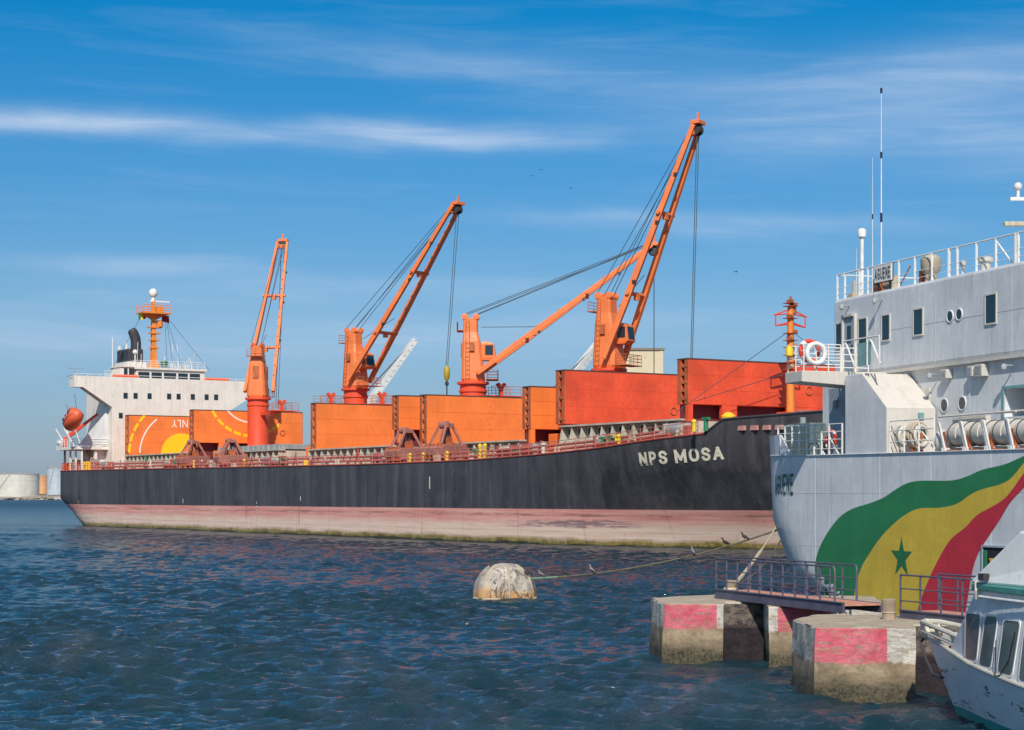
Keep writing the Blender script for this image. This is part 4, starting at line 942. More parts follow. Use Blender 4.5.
def ferry_hull():
    zs = [-.5, -.2, 0, .15, .3, .45, .6, .78, .95, 1.2, 1.45, 1.75, 2.07, 2.45, 2.87, 3.3, 3.8, 4.5, 5.2]
    n = 34; m = MB()
    def row(side, v):
        g = []
        zt = zs+[None]
        for z in zt:
            zz = z if z is not None else None
            k0 = lerp(K0, z if z is not None else 5.8); ks = k0-BL*(1-v) if v < 1 else None
            g.append((k0, z))
        return g
    # grid: v from stem (0) to start of the parallel side (1), then aft
    vs_ = [0, .02, .05, .09, .13, .18]+[.18+.82*i/26 for i in range(1, 27)]
    for sg in (0, 1):
        G = []
        for v in vs_:
            r = []
            for z in zs+[None]:
                zz = 5.8 if z is None else z; k = lerp(K0, zz)-BL*(1-v); 
                if z is None: zz = fdz(k)
                t = HB*(1-v)**BP; t = 2*HB-t if sg else t; r.append((k, t, zz))
            G.append(r)
        for k in (2.0, 3, 5, 8, 12, 18, 26, 34):
            r = []
            for z in zs+[None]: zz = fdz(k) if z is None else z; r.append((k, 12.0 if sg else 0.0, zz))
            G.append(r)
        m.loft(G, cap=False, close=False)
    m.add([(34, 0, -.5), (34, 12, -.5), (34, 12, 5.6), (34, 0, 5.6)], [(0,1,2,3)])
    m.build('hull', FWHITE, ferry, True)
    d = MB(); a = []
    for v in vs_: k = -4.15-BL*(1-v); t = HB*(1-v)**BP; a.append([(k, t+.02, fdz(k)-.05), (k, 2*HB-t-.02, fdz(k)-.05)])
    a.append([(34, .02, 5.55), (34, 11.98, 5.55)]); d.loft(a, cap=False, close=False); d.build('deck', FDARK, ferry)
    # plating seams
    s = MB()
    for z in (4.35, 2.35):
        pts = [(k, ft(k, z)-.002, z) for k in np.linspace(-6.5, 30, 60)]; s.tube(pts, .006, 4)
    for k in (-2.2, 2.6, 6.0, 9.6, 13.2): s.tube([(k, ft(k, z)-.002, z) for z in np.linspace(.5, 5.7, 14)], .006, 4)
    pts = [(k, ft(k, 5.7)-.03, fdz(k)) for k in np.linspace(-12, 30, 70)]; s.tube(pts, .022, 6); s.build('plate_seam', FWHITE, ferry, True)
    # bow bulwark
    b = MB(); k_end = FF.k(783, 0); g = []
    for v in [0, .05, .12, .2, .3, .4, .5, .6, .7, .8, .88]: k = -4.2-BL*(1-v); t = HB*(1-v)**BP; g.append([(k, t, fdz(k)), (k-.05, t-.03, 6.65)])
    kt = FF.k(783.5, .05); g.append([(-4.25, .0, fdz(-4)), (-5.2, .07, 6.62)]); 
    b.loft(g, cap=False, close=False); b.loft([[(p[0], 12-p[1], p[2]) for p in r] for r in g], cap=False, close=False)
    b.build('bow_bulwark', FWHITE, ferry, False).modifiers.new('solidify', 'SOLIDIFY').thickness = .05
ferry_hull()

FHIT = plating([o for o in ferry.children if o.name.startswith('hull')][0])
def fput(k, z, off): return FHIT(k, z, off) or Vector((k, ft(k, z)-off, z))
def plate(name, curves_a, curves_b, mat, off=.012, nsub=4, ns=60):
    """painted area on the plating, between two outlines"""
    def resample(P):
        P = [fside(*p) for p in P]; d = [0]
        for i in range(1, len(P)): d.append(d[-1]+math.hypot(P[i][0]-P[i-1][0], P[i][1]-P[i-1][1]))
        u = np.linspace(0, d[-1], ns); return list(zip(np.interp(u, d, [p[0] for p in P]), np.interp(u, d, [p[1] for p in P])))
    A, B = resample(curves_a), resample(curves_b); g = []
    for a, b in zip(A, B):
        r = []
        for j in range(nsub+1): f = j/nsub; k = a[0]*(1-f)+b[0]*f; z = a[1]*(1-f)+b[1]*f; r.append(fput(k, z, off))
        g.append(r)
    m = MB(); m.loft(g, cap=False, close=False); return m.build(name, mat, ferry, True)
def smoothc(P, it=2):
    for _ in range(it):
        Q = [P[0]]
        for a, b in zip(P[:-1], P[1:]): Q += [(a[0]*.75+b[0]*.25, a[1]*.75+b[1]*.25), (a[0]*.25+b[0]*.75, a[1]*.25+b[1]*.75)]
        P = Q+[P[-1]]
    return P
G0 = smoothc([(836, 612), (824, 598), (816, 582), (814.5, 563), (821, 543), (836, 520), (850, 509), (871, 503), (884, 498), (902, 485), (914.6, 480.7), (935, 480.5), (951, 481), (966, 477.4), (981.6, 469.5), (994.5, 467), (1007, 464), (1024, 456), (1045, 446)])
G1 = smoothc([(853, 618), (853, 601), (859, 571.4), (871, 551), (884, 533), (904, 514.7), (920, 507.5), (940, 508.3), (958, 504.4), (971, 494), (982, 489), (1000, 485), (1010, 480), (1018, 471), (1026, 460), (1046, 447)])
G2 = smoothc([(916, 624), (917, 611), (927.5, 582), (940, 556), (951, 538), (966, 527.6), (976.5, 514.7), (989.4, 508.3), (1005, 499.3), (1015, 486.4), (1026, 470), (1047, 448)])
G3 = smoothc([(965, 628), (966, 611), (972.6, 569), (979, 551), (989.4, 535.4), (1000, 520), (1010, 502), (1024, 487.7), (1048, 462)])
plate('painted_green_band', G0, G1, paint('flag_green', (.022, .21, .075), .6, .14, .3, rust=(.1, .2, .1), scale=2, rusty=.0, dents=.03))
plate('painted_yellow_band', G1, G2, paint('flag_yellow', (.68, .48, .05), .6, .12, .35, rust=(.4, .33, .12), scale=2, rusty=.0, dents=.03))
plate('painted_red_band', G2, G3, paint('flag_red', (.58, .028, .05), .6, .14, .25, rust=(.3, .08, .08), scale=2, rusty=.0, dents=.03))
def ferry_marks():
    k, z = fside(902, 557.5); r = .74; P = []
    for i in range(10): a = R(90+36*i); rr = r if i % 2 == 0 else r*.38; P.append((k-rr*math.cos(a)*.98, z+rr*math.sin(a)))
    m = MB(); vs = [(k, -.022, z)]+[(a, -.022, b) for a, b in P]; m.add(vs, [(0, i+1, (i+1) % 10+1) for i in range(10)]); m.build('painted_star', simple('star_green', (.02, .16, .05), .45), ferry)
    vs, (fs,) = stroke_text('AGUENE', .15, .4); (ka, za), (kb, zb) = fside(775.5, 494.5), fside(793.5, 495); _, zc = fside(776, 475); _, zd = fside(793, 473.5)
    out = []
    for a, b, l in vs: k = ka+(kb-ka)*a; z = (za*(1-a)+zb*a)*(1-b)+(zc*(1-a)+zd*a)*b; out.append(fput(k, z, .012+.004*l))
    m = MB(); m.add(out, fs); m.build('ferry_name', simple('name_dark_green', (.02, .075, .05), .5), ferry)
    # shell door with coloured cloth inside
    k0, z1 = fside(984, 547); k1 = k0+1.7; d = empty('shell_door', (0, 0, 0), 0, ferry)
    MB().box(k0, k1, -.03, -.024, z1-1.8, z1).build('opening', DARK, d)
    m = MB(); m.box(k0-.06, k0, -.07, -.013, z1-1.8, z1+.06); m.box(k0+.001, k1, -.07, -.013, z1+.001, z1+.06); m.build('door_frame', FDARK, d)
    MB().box(k0+.05, k0+.22, -.06, -.032, z1-1.4, z1-.1).build('green_cloth', GREEN, d); m = MB(); m.add([(k0+.35, -.05, z1-.35), (k1, -.05, z1-.3), (k1, -.05, z1-.9), (k0+.75, -.05, z1-1.1), (k0+.55, -.05, z1-.6)], [(0,1,2,3,4)]); m.build('yellow_cloth', YELLOW, d)
ferry_marks()

WT = 1.9       # inboard distance of the deckhouse side
def ferry_house():
    kk = lambda px, t=WT: FF.k(px, t)
    zz = lambda px, py, t=WT: FF.z(kk(px, t), t, py)
    kf = kk(833.5); zr = (zz(835, 299)+zz(1020, 262))/2; zl = (zz(882, 372.8)+zz(1020, 355.3))/2
    up = empty('upper_deckhouse', (0, 0, 0), 0, ferry)
    m = MB(); m.box(kf, 30, WT, 12-WT, zl+.061, zr); m.build('wall', FWHITE, up, bevel=.12)
    m = MB(); m.box(kf+.3, 30.2, WT-.09, 12-WT+.09, zl-.06, zl+.06); m.build('ledge', FLIT, up)
    m = MB(); 
    for px in (875, 935, 1011): k = kk(px); m.box(k-.012, k+.012, WT-.008, WT-.001, zl+.1, zr-.12)
    m.box(kf+4, 30, WT-.008, WT-.001, (zl+zr)/2-.01, (zl+zr)/2+.01); m.build('plate_seam', FLIT, up)
    def win(p0, p1, y0, y1, gm, par, name='window', t=WT):
        k0, k1 = kk(p0, t), kk(p1, t); pm = (p0+p1)/2; z1, z0 = zz(pm, y0, t), zz(pm, y1, t)
        f = MB(); w = .055
        f.box(k0-w, k0, t-.035, t-.002, z0-w, z1+w); f.box(k1, k1+w, t-.035, t-.002, z0-w, z1+w); f.box(k0+.001, k1-.001, t-.035, t-.002, z1, z1+w); f.box(k0+.001, k1-.001, t-.05, t-.002, z0-w, z0)
        fo = f.build(name, FLIT, par); MB().box(k0, k1, t-.015, t-.002, z0, z1).build('pane', gm, fo)
        return fo
    for p in ((836.3, 843.3, 324, 348), (859, 866.8, 319, 343), (882.3, 889.8, 315.5, 340), (914, 922.8, 309.5, 334.5), (986, 996.2, 295, 323)): win(*p, BGLASS, up)
    # wing door
    k0, k1 = kk(845.5), kk(855.5); z1 = zz(850, 317); z0 = zl+.07; dr = empty('wing_door', (0, 0, 0), 0, up)
    MB().box(k0, k1, WT-.06, WT-.002, z0, z1).build('leaf', FDARK, dr); f = MB(); f.box(k0-.09, k0-.001, WT-.14, WT-.002, z0, z1+.09); f.box(k1+.001, k1+.09, WT-.1, WT-.002, z0, z1+.09); f.box(k0, k1, WT-.16, WT-.002, z1+.001, z1+.09); f.build('door_frame', FLIT, dr)
    MB().box(k0+.25, k1-.25, WT-.075, WT-.061, z1-1.0, z1-.35).build('door_window', BGLASS, dr)
    m = MB(); m.tube([(k1-.12, WT-.1, z1-1.3), (k1-.12, WT-.1, z1-1.1)], .03, 6); m.build('handle', DARK, dr)
    def port(px, py, par, t=WT, r=.2):
        k = kk(px, t); z = zz(px, py, t); fo = MB().torus((k, t-.01, z), r, .03, 'y', 20, 8).build('porthole', FWHITE, par, True)
        m = MB(); m.cyl((k, t-.02, z), r-.01, .018, 20, 'y'); m.build('pane', GLASS, fo)
    port(950.3, 316.5, up); port(959.4, 314.5, up); port(944.5, 405.5, ferry, WT+.12, .24); port(962.5, 403.5, ferry, WT+.12, .24)
    def lamp(px, py, t=WT):
        k = kk(px, t); z = zz(px, py, t); L_ = empty('wall_lamp', (k, t, z), 0, ferry)
        MB().tube([(0, -.0, .05), (0, -.32, .05)], .03, 6).build('bracket', GREYEQ, L_); m = MB(); m.lathe([(.04, -.1), (.09, -.08), (.1, .02), (.06, .1)], (0, -.34, 0), 12); m.build('shade', GREYEQ, L_, True)
        m = MB(); m.ball((0, -.34, -.08), .06, n=8, m=5); m.build('bulb_glass', FLIT, L_, True)
    for p in ((849.6, 307), (882.6, 301), (937.7, 376), (1012.6, 367)): lamp(*p)
    # lower deckhouse
    lo = empty('lower_deckhouse', (0, 0, 0), 0, ferry); T2 = WT+.12
    zd = 5.65; ko0, ko1 = kk(1004, T2), kk(1004, T2)+4.5; zo1, zo0 = zz(1006, 388, T2), zz(1006, 417, T2)
    m = MB(); m.box(kk(829, 2.3), ko0, T2, 12-T2, zd, zl-.061); m.box(ko1, 30, T2, 12-T2, zd, zl-.061); m.box(ko0+.001, ko1-.001, T2, 12-T2, zo1, zl-.061); m.box(ko0+.001, ko1-.001, T2, 12-T2, zd, zo0); m.box(ko0+.001, ko1-.001, T2+1.6, 10, zo0+.001, zo1-.001); m.build('wall', FWHITE, lo)
    m = MB(); m.box(ko0-.06, ko0+.03, T2-.05, T2-.002, zo0, zo1+.06); m.box(ko0+.031, ko1, T2-.05, T2-.002, zo1-.03, zo1+.06); m.build('opening_frame', TEAL, lo); m = MB(); m.box(ko0+.4, ko1, T2+1.5, T2+1.598, zo0+.01, zo1-.01); m.build('teal_lining', TEAL, lo)
    for p0, p1, y0, y1 in ((947, 953, 370, 379), (974, 979, 366.5, 377), (981, 989, 365, 377)):
        k0, k1 = kk(p0, T2), kk(p1, T2); m = MB(); m.box(k0, k1, T2-.28, T2-.002, zz(p0, y1, T2), zz(p0, y0, T2)); vb = m.build('vent_box', FLIT, lo, bevel=.02); m = MB(); m.box(k0+.06, k1-.06, T2-.29, T2-.282, zz(p0, y1, T2)+.06, zz(p0, y0, T2)-.06); m.build('grille', GREYEQ, vb)
    k0, k1 = kk(921, T2), kk(931, T2); m = MB(); m.box(k0, k1, T2-.06, T2-.002, zz(925, 404, T2), zz(925, 388, T2)); m.build('locker_door', FLIT, lo, bevel=.02)
    # fore casing seen left of the box
    m = MB(); ka, kb = FF.k(829, 1.0), -.05; m.box(ka, kb, 1.0, 5, 5.75, 8.35); m.build('fore_casing', FDARK, lo); m = MB(); m.box(ka+.5, ka+.75, .9, .998, 7.6, 7.9); m.box(ka+1.2, ka+1.5, .9, .998, 7.3, 7.9); m.build('fore_casing_box', GREYEQ, lo)
    # stair casing with the sloping top
    ka, kb, kc = FF.k(845, 0), FF.k(861.5, 0), FF.k(886.5, 0); za = FF.z(ka, 0, 375.5); zc = FF.z(kc, 0, 408)
    m = MB(); m.prism([(ka, 5.72), (kc, 5.70), (kc, zc), (kb, za), (ka, za)], 0.004, 1.95, 'y'); bx = m.build('stair_casing', FWHITE, ferry, bevel=.02)
    m = MB(); m.add([(kc+.006, .0, 5.72), (kc+.006, 1.96, 5.72), (kc+.006, 1.96, zc), (kc+.006, .0, zc)], [(0,1,2,3)]); m.add([(kc+.004, 0, zc+.004), (kc+.004, 1.96, zc+.004), (kb, 1.96, za+.006), (kb, 0, za+.006)], [(0,1,2,3)]); m.build('aft_face', FLIT, bx)  # sun-facing sides overlaid with the lit tone as their colour
    m = MB(); m.box(kc+.01, kc+.1, 1.25, 1.45, zc-.35, zc-.15); m.build('deck_light', TEAL, bx)
    # bridge wing platform outboard
    kb0, kb1 = -1.45, -.1; zw = FF.z(kb1, 0, 371.5); to = FF.tt(802, kb1)
    wg = empty('bridge_wing', (0, 0, 0), 0, ferry)
    m = MB(); m.loft([[(kb0, to, zw-.40), (kb1, to, zw-.40), (kb1, 1.9, zw-.62), (kb0, 1.9, zw-.62)], [(kb0, to, zw), (kb1, to, zw), (kb1, 1.9, zw), (kb0, 1.9, zw)]]); m.build('floor', FLIT, wg, bevel=.02)
    m = MB(); m.rail([(kb1-.05, -.05, zw), (kb1-.05, to+.1, zw), (kb0+.05, to+.1, zw), (kb0+.05, 1.8, zw)], .98, (1, .75, .5, .25), .55, .02, .025); m.build('railing', FRAIL, wg)
    m = MB(); q = 1.02; m.rail([(kb1+.1, -.02, zw+.1), (FF.k(880, 0), -.02, zw+.1)], 1.0, (1,), .9, .025, .03)
    for px in (849, 874): k = FF.k(px, 0); m.tube([(k-.25, .0, zw+1.05), (k+.45, .0, zw+.1)], .035, 6)
    m.build('stair_rail', FRAIL, wg); m = MB(); m.box(FF.k(857, 0), FF.k(870, 0), .02, .05, zw+.12, zw+.95); m.build('windscreen', TEAL, wg)
    m = MB(); m.lathe([(.06, 0), (.13, .05), (.14, .3), (.08, .42)], (kb0+.5, to-.08, zw+.55), 12); m.build('buoy_light', YELLOW, wg, True)
    # bow deck: winch housing, rails
    m = MB(); k0 = FF.k(786, 1.3); m.box(k0, k0+2.1, 1.3, 3.6, 5.75, 7.15); m.build('winch_housing', simple('winch_teal_grey', (.11, .155, .16), .5), ferry, bevel=.05)
    m = MB(); m.cyl((k0+.9, 1.6, 7.15), .12, .25, 10); m.build('housing_cap', GREYEQ, ferry)
    m = MB(); pts = []
    for px in (775, 785, 800, 815, 830, 843): k = FF.k(px, .15); k = max(k, -9); t = ft(k, 5.7)+.12; pts.append((k, t, fdz(k)))
    m.rail(pts, 1.15, (1, .75, .5, .2), .75, .022, .04); m.build('bow_railing', FRAIL, ferry)
    m = MB(); 
    for px in (815, 829): k = FF.k(px, .15); m.tube([(k, .15, fdz(k)+.7), (k+.5, .3, fdz(k))], .035, 6)
    m.build('rail_brace', FRAIL, ferry)
    # side rail aft of the casing
    kr0, kr1 = FF.k(890, .1), FF.k(934, .1); m = MB(); m.rail([(kr0, .1, fdz(2)), (kr1, .1, fdz(4))], 1.12, (1, .7, .35), 1.15, .022, .035); m.tube([(kr0+2.1, .12, fdz(3)+.7), (kr0+2.7, .3, fdz(3))], .03, 6); m.build('side_railing', FRAIL, ferry)
    m = MB(); m.box(kr1-.3, kr1+1.7, 1.0, 1.2, 6.5, 6.9); m.tube([(kr1-1, .9, 6.95), (kr1+3.6, .9, 6.95)], .04, 6); m.tube([(kr1+1.4, 1.6, 7.0), (kr1+6, 1.6, 7.0)], .05, 6); m.build('raft_rack', FLIT, ferry)
    # roof edge: rail, posts, name board, aerials
    t = WT+.15; m = MB(); ka, kb = kf+.1, kk(1060); m.tube([(ka, t, zr+.98), (kb+8, t, zr+.98)], .03, 6); m.tube([(ka, t, zr+.45), (kb+8, t, zr+.45)], .012, 5); m.tube([(ka, t, zr+.2), (kb+8, t, zr+.2)], .012, 5)
    m.tube([(ka, t, zr+.98), (ka, 6, zr+.98)], .03, 6)
    for px in (837.5, 845, 859.5, 868, 891, 899, 915, 932, 949, 957.5, 976.5, 996, 1016, 1018.5): k = kk(px, t); m.tube([(k, t, zr), (k, t, zr+.98)], .06 if px in (891, 949, 1016) else .045, 6)
    k = kk(996, t); m.tube([(k, t, zr+.9), (k+.6, t+.3, zr)], .03, 6); m.build('roof_railing', FRAIL, up)
    k0, k1 = kk(873, WT-.05), kk(890, WT-.05); z0, z1 = zz(873, 283.5), zz(873, 267); nb = empty('name_board', (0, 0, 0), 0, up)
    MB().box(k0, k1, WT-.0, WT+.05, z0, z1).build('board', WHITE2, nb); vs, (fs,) = stroke_text('AGUENE', .15, .42); w = (k1-k0); h = z1-z0
    m = MB(); m.add([(k0+w*(.05+.9*a), WT-.012-.003*l, z0+h*(.16+.68*b)) for a, b, l in vs], fs); m.build('lettering', simple('board_ink', (.03, .035, .05), .5), nb)
    m = MB(); m.beam((k0+.2, WT+.05, z0-.02), (k0+.2, WT+.1, zr), .05, .05); m.beam((k1-.2, WT+.05, z0), (k1-.2, WT+.1, zr), .05, .05); m.box(k0-.03, k1+.03, WT+.051, WT+.08, z0-.03, z1+.03); m.build('bracket', DARK, nb)
    def whip(px, base, top, bands, r, t=WT+.8):
        k = kk(px, t); z0, z1 = zr, zz(px, top, t); a = empty('whip_aerial', (k, t, z0), 0, up); m = MB(); m.tube([(0, 0, 0), (0, 0, (z1-z0)*.5), (0, 0, z1-z0)], [r*.8, r*.55, r*.25], 8); m.build('whip', FRAIL, a, True)
        for b0, b1 in bands: m = MB(); za, zb = zz(px, b1, t)-z0, zz(px, b0, t)-z0; m.tube([(0, 0, za), (0, 0, zb)], r*1.1, 8); m.build('joint', DARK, a, True)
    whip(881.3, 262, 89, ((88, 93), (152, 158), (213, 222)), .042); whip(872.5, 262, 157, ((214, 219),), .024); whip(856.5, 290, 248, (), .02)
    k = kk(862, WT+.8); m = MB(); h = zz(862, 238, WT+.8); m.tube([(k, WT+.8, zr), (k, WT+.8, h)], .07, 8); m.lathe([(.08, 0), (.16, .04), (.17, .28), (.12, .36)], (k, WT+.8, h), 12); m.build('light_mast', FRAIL, up, True)
    k = kk(931, WT+.5); m = MB(); m.lathe([(.22, 0), (.22, .3), (.36, .45), (.38, .85), (.2, 1.0)], (k, WT+.5, zr), 14); m.build('cowl_vent', BEIGE, up, True); m = MB(); m.box(k-.5, k-.3, WT+.3, WT+.6, zr, zr+.5); m.build('junction_box', EDGE, up)
    k = kk(985.5, WT+.6); m = MB(); m.lathe([(.18, 0), (.18, .32), (.27, .36), (.27, .48), (.2, .52)], (k, WT+.6, zr), 14); m.build('mushroom_vent', FLIT, up, True)
    k = kk(963, WT+.5); m = MB(); m.lathe([(.1, 0), (.05, .12), (.05, .32), (.11, .38), (.11, .5), (.03, .56)], (k, WT+.5, zr), 10); m.build('deck_lamp', FLIT, up, True)
    k = kk(854.5, WT+.8); m = MB(); m.box(k-.2, k+.2, WT+.6, WT+1.0, zr, zr+.25); m.tube([(k, WT+.8, zr), (k, WT+.8, zr+.75)], .09, 8); m.box(k+.8, k+1.8, WT+.7, WT+1.1, zr, zr+.16); m.box(k+2.5, k+3.2, WT+.5, WT+.9, zr, zr+.6); m.build('roof_locker', BEIGE, up, bevel=.02)
    m = MB(); k = kk(905, WT+.5); m.tube([(k-.5, WT+.5, zr), (k+.4, WT+.5, zr+.8)], .025, 5); m.tube([(k-1, WT+.5, zr), (k-1.3, WT+.6, zr+.6)], .04, 5); m.box(k-2.0, k-1.6, WT+.3, WT+.6, zr, zr+.55); m.build('roof_gear', EDGE, up)
    # radar mast (mostly beyond the frame)
    t = 5.5; k = FF.k(1040, t); mr = empty('radar_mast', (k, t, zr), 0, up); H = lambda py: FF.z(k, t, py)-zr
    m = MB(); m.tube([(0, 0, 0), (0, 0, H(190))], [.3, .2], 10); m.build('column', FRAIL, mr); 
    a = FF.rot(1, 0); d = Vector((a[0], a[1], 0)); w = 36/F_PX*FF.w(k, t)[1]
    m = MB(); m.beam(-d*w+Vector((0, 0, H(224))), d*w+Vector((0, 0, H(224))), .22, .16); m.build('radar_scanner', BEIGE, mr, bevel=.03)
    m = MB(); w2 = 30/F_PX*FF.w(k, t)[1]; m.beam(-d*w2+Vector((0, 0, H(199))), d*w2+Vector((0, 0, H(199))), .12, .12); q = -d*(22/F_PX*FF.w(k, t)[1]); m.tube([q+Vector((0, 0, H(199))), q+Vector((0, 0, H(188)))], .06, 8); m.ball(q+Vector((0, 0, H(186.5))), .15)
    m.build('yard', FRAIL, mr)
ferry_house()

# --- loose safety gear on the ferry
def world_obj(root, k, t, z, rz=0): X, Y = FF.w(k, t); root.location = (X, Y, z); root.rotation_euler = (0, 0, FF.ang+rz); return root
def raft_proto():
    root = empty('life_raft_canister')
    m = MB(); prof = [(.12, -.82), (.33, -.72), (.39, -.55), (.39, -.03), (.42, -.02), (.42, .02), (.39, .03), (.39, .55), (.33, .72), (.12, .82)]; m.lathe(prof, (0, 0, .60), 22, 'x'); m.build('canister', paint('raft_cream', (.66, .62, .54), .5, .15, .4, scale=5), root, True)
    m = MB()
    for x in (-.42, .42): m.torus((x, 0, .60), .405, .018, 'x', 22, 6)
    m.build('strap', BLACKP, root)
    m = MB()
    for x in (-.62, .62): m.beam((x, -.62, 1.0), (x+.08, -.42, 0), .06, .09); m.beam((x, .45, 1.0), (x, .42, 0), .06, .09); m.beam((x, -.5, .1), (x, .5, .1), .08, .12)
    m.build('cradle', FRAIL, root); m = MB(); m.beam((-.8, -.3, .05), (.8, -.3, .05), .08, .08); m.beam((-.8, .3, .05), (.8, .3, .05), .08, .08); m.box(-.78, -.66, -.36, -.26, .1, .7); m.box(.66, .78, -.36, -.26, .1, .6); m.build('base_rail', EDGE, root); return root
rp = raft_proto(); RL = ['cream life raft canister on ferry rail, furthest from the camera in its row', 'cream life raft canister second from the bow end of the row on the ferry', 'cream life raft canister third from the bow end, under the teal opening', 'cream life raft canister nearest the right edge of the photo on the ferry']
for i, px in enumerate((958, 980.5, 1003.5, 1028)):
    r_ = rp if i == 0 else copy_tree(rp); k = FF.k(px, .35); world_obj(r_, k, .62, fdz(k)-.02, R((1, -1, 0, 2)[i])); tag(r_, RL[i], 'life raft', 'life raft canisters along the ferry rail')
def ring_thing(px, py, t, r, face, label, cols=(WHITE2, RINGR), tilt=0, kfix=None):
    k = FF.k(px, t) if kfix is None else kfix; z = FF.z(k, t, py); root = empty('lifebuoy'); world_obj(root, k, t, z, face)
    m = MB(); m.torus((0, 0, 0), r, r*.24, 'x', 28, 10); m.build('ring', cols[0], root, True)
    m = MB()
    for i in range(4):
        a = PI/4+i*PI/2; c = Vector((0, r*math.cos(a), r*math.sin(a))); tg = Vector((0, -math.sin(a), math.cos(a))); m.tube([c-tg*.09*r/.38, c+tg*.09*r/.38], r*.26, 10)
    m.build('band', cols[1], root); tag(root, label, 'lifebuoy', 'lifebuoys on the ferry')
wt_ = FF.tt(815, -.08)
ring_thing(815.5, 353.5, wt_, .36, 0, 'large white lifebuoy on the outboard wing rail of the ferry', (WHITE2, WHITE2), kfix=.0)
ring_thing(809.5, 351, FF.tt(809.5, -.45), .36, 0, 'red lifebuoy behind the white one on the ferry wing rail', (RINGR, WHITE2), kfix=-.45)
ring_thing(831, 440, .35, .33, PI/2, 'red and white lifebuoy on the railing of the ferry foredeck', (RINGR, WHITE2))
def ferry_gear():
    for px, r, lab, mt in ((901, .42, 'small dark rope coil hung at the ferry side rail', GREYEQ), (917, .45, 'pale hose reel standing between the casing and the life rafts', BEIGE)):
        k = FF.k(px, .7); root = empty('hose_reel'); world_obj(root, k, .7, fdz(k)-.02, R(18)); m = MB()
        for q in range(5): m.torus((-.12+q*.06, 0, .62), r-.03*(q % 2), .05, 'x', 22, 6)
        m.build('hose', mt, root, True); m = MB(); m.torus((.2, 0, .62), r*.75, .07, 'x', 20, 6); m.torus((-.2, 0, .62), r*.7, .05, 'x', 20, 6); m.build('flange', FLIT, root, True); m = MB(); m.beam((0, -.3, 0), (0, 0, .65), .06, .08); m.beam((0, .3, 0), (0, 0, .65), .06, .08); m.box(-.25, .25, -.4, .4, 0, .06); m.cyl((-.2, 0, .62), .12, .4, 10, 'x'); m.build('stand', EDGE, root); tag(root, lab, 'hose reel', 'reels on the ferry side deck')
    k = FF.k(945.5, .5); root = empty('fender_drum'); world_obj(root, k, .5, fdz(k)-.02, R(35)); m = MB(); m.lathe([(.1, -.3), (.36, -.25), (.4, 0), (.36, .25), (.1, .3)], (0, 0, .4), 20, 'x'); m.build('drum', FLIT, root, True); m = MB(); m.torus((-.18, 0, .4), .385, .025, 'x', 20, 6); m.torus((.18, 0, .4), .385, .025, 'x', 20, 6); m.build('hoop', GREYEQ, root); tag(root, 'round white drum between the hose reel and the life rafts', 'drum')
ferry_gear()

# ------------------------------------------------------------------ piers
def pier_mat(name, pink, zt, yf, dep=.66):
    t = NT(name); x, y, z = t.sep(); n = t.noise((1, 1, 1), 2.2, 8, .7); f = t.noise((1, 1, 1), 14, 6, .7); hz = t.noise((.7, .7, 4), 2.0, 7, .7)
    con = t.mix(t.rng(n, .35, .65), (.20, .145, .09), (.44, .34, .22)); con = t.mix(t.math('MULTIPLY', t.rng(f, .5, .66), .45), con, (.12, .09, .06))
    zz = t.math('ADD', z, t.math('MULTIPLY', t.math('SUBTRACT', hz, .5), .5))
    con = t.mix(t.rng(zz, .62, .22), con, t.mix(t.rng(f, .4, .6), (.03, .028, .018), (.12, .10, .06)))
    con = t.mix(t.math('MULTIPLY', t.rng(t.noise((4, 4, .4), 1.5, 5, .7), .56, .7), .5), con, (.09, .065, .045))
    pk = t.mix(t.rng(n, .35, .65), (.60, .075, .12), (.66, .17, .21)); wh = t.mix(t.rng(n, .4, .6), (.46, .43, .38), (.64, .60, .53))
    ink = None
    for a, b in pink:
        q = t.math('MULTIPLY', t.rng(x, a-.008, a+.008), t.rng(x, b+.008, b-.008)); ink = q if ink is None else t.math('MAXIMUM', ink, q)
    ink = t.math('MULTIPLY', ink, t.rng(y, yf+.02, yf-.02))
    if ink is None: pa = wh
    else: pa = t.mix(ink, wh, pk)
    cr = t.noise((.9, .9, 7), 1.7, 8, .75, off=(2, 5, 1)); pa = t.mix(t.math('MULTIPLY', t.rng(t.math('ABSOLUTE', t.math('SUBTRACT', cr, .5)), .016, .004), .85), pa, (.10, .07, .06)); sc_ = t.noise((1, 1, 1.6), 5, 9, .8, off=(8, 1, 4)); pa = t.mix(t.math('MULTIPLY', t.rng(sc_, .58, .62), .7), pa, (.16, .12, .10))
    wear = t.math('MULTIPLY', t.rng(t.math('ADD', z, t.math('MULTIPLY', t.math('SUBTRACT', n, .5), .34)), zt-dep, zt-dep+.07), t.math('SUBTRACT', 1, t.math('MULTIPLY', t.rng(t.noise((2, 2, 9), 1.3, 7, .75), .53, .60), .85)))
    wear = t.math('MULTIPLY', wear, t.rng(z, zt-.006, zt-.03)); 
    top = t.rng(z, zt-.02, zt-.005); con = t.mix(t.math('MULTIPLY', top, .5), con, t.mix(t.rng(n, .35, .65), (.42, .36, .27), (.60, .52, .40)))
    t.col(t.mix(wear, con, pa)); t.rough(.9); t.bump(t.math('ADD', n, t.math('MULTIPLY', f, .25)), .05, .9); return t.m
RECESS = NT('dark_recess'); n_ = RECESS.noise((1, 1, 1.5), 4, 8, .75); zsep = RECESS.sep()[2]
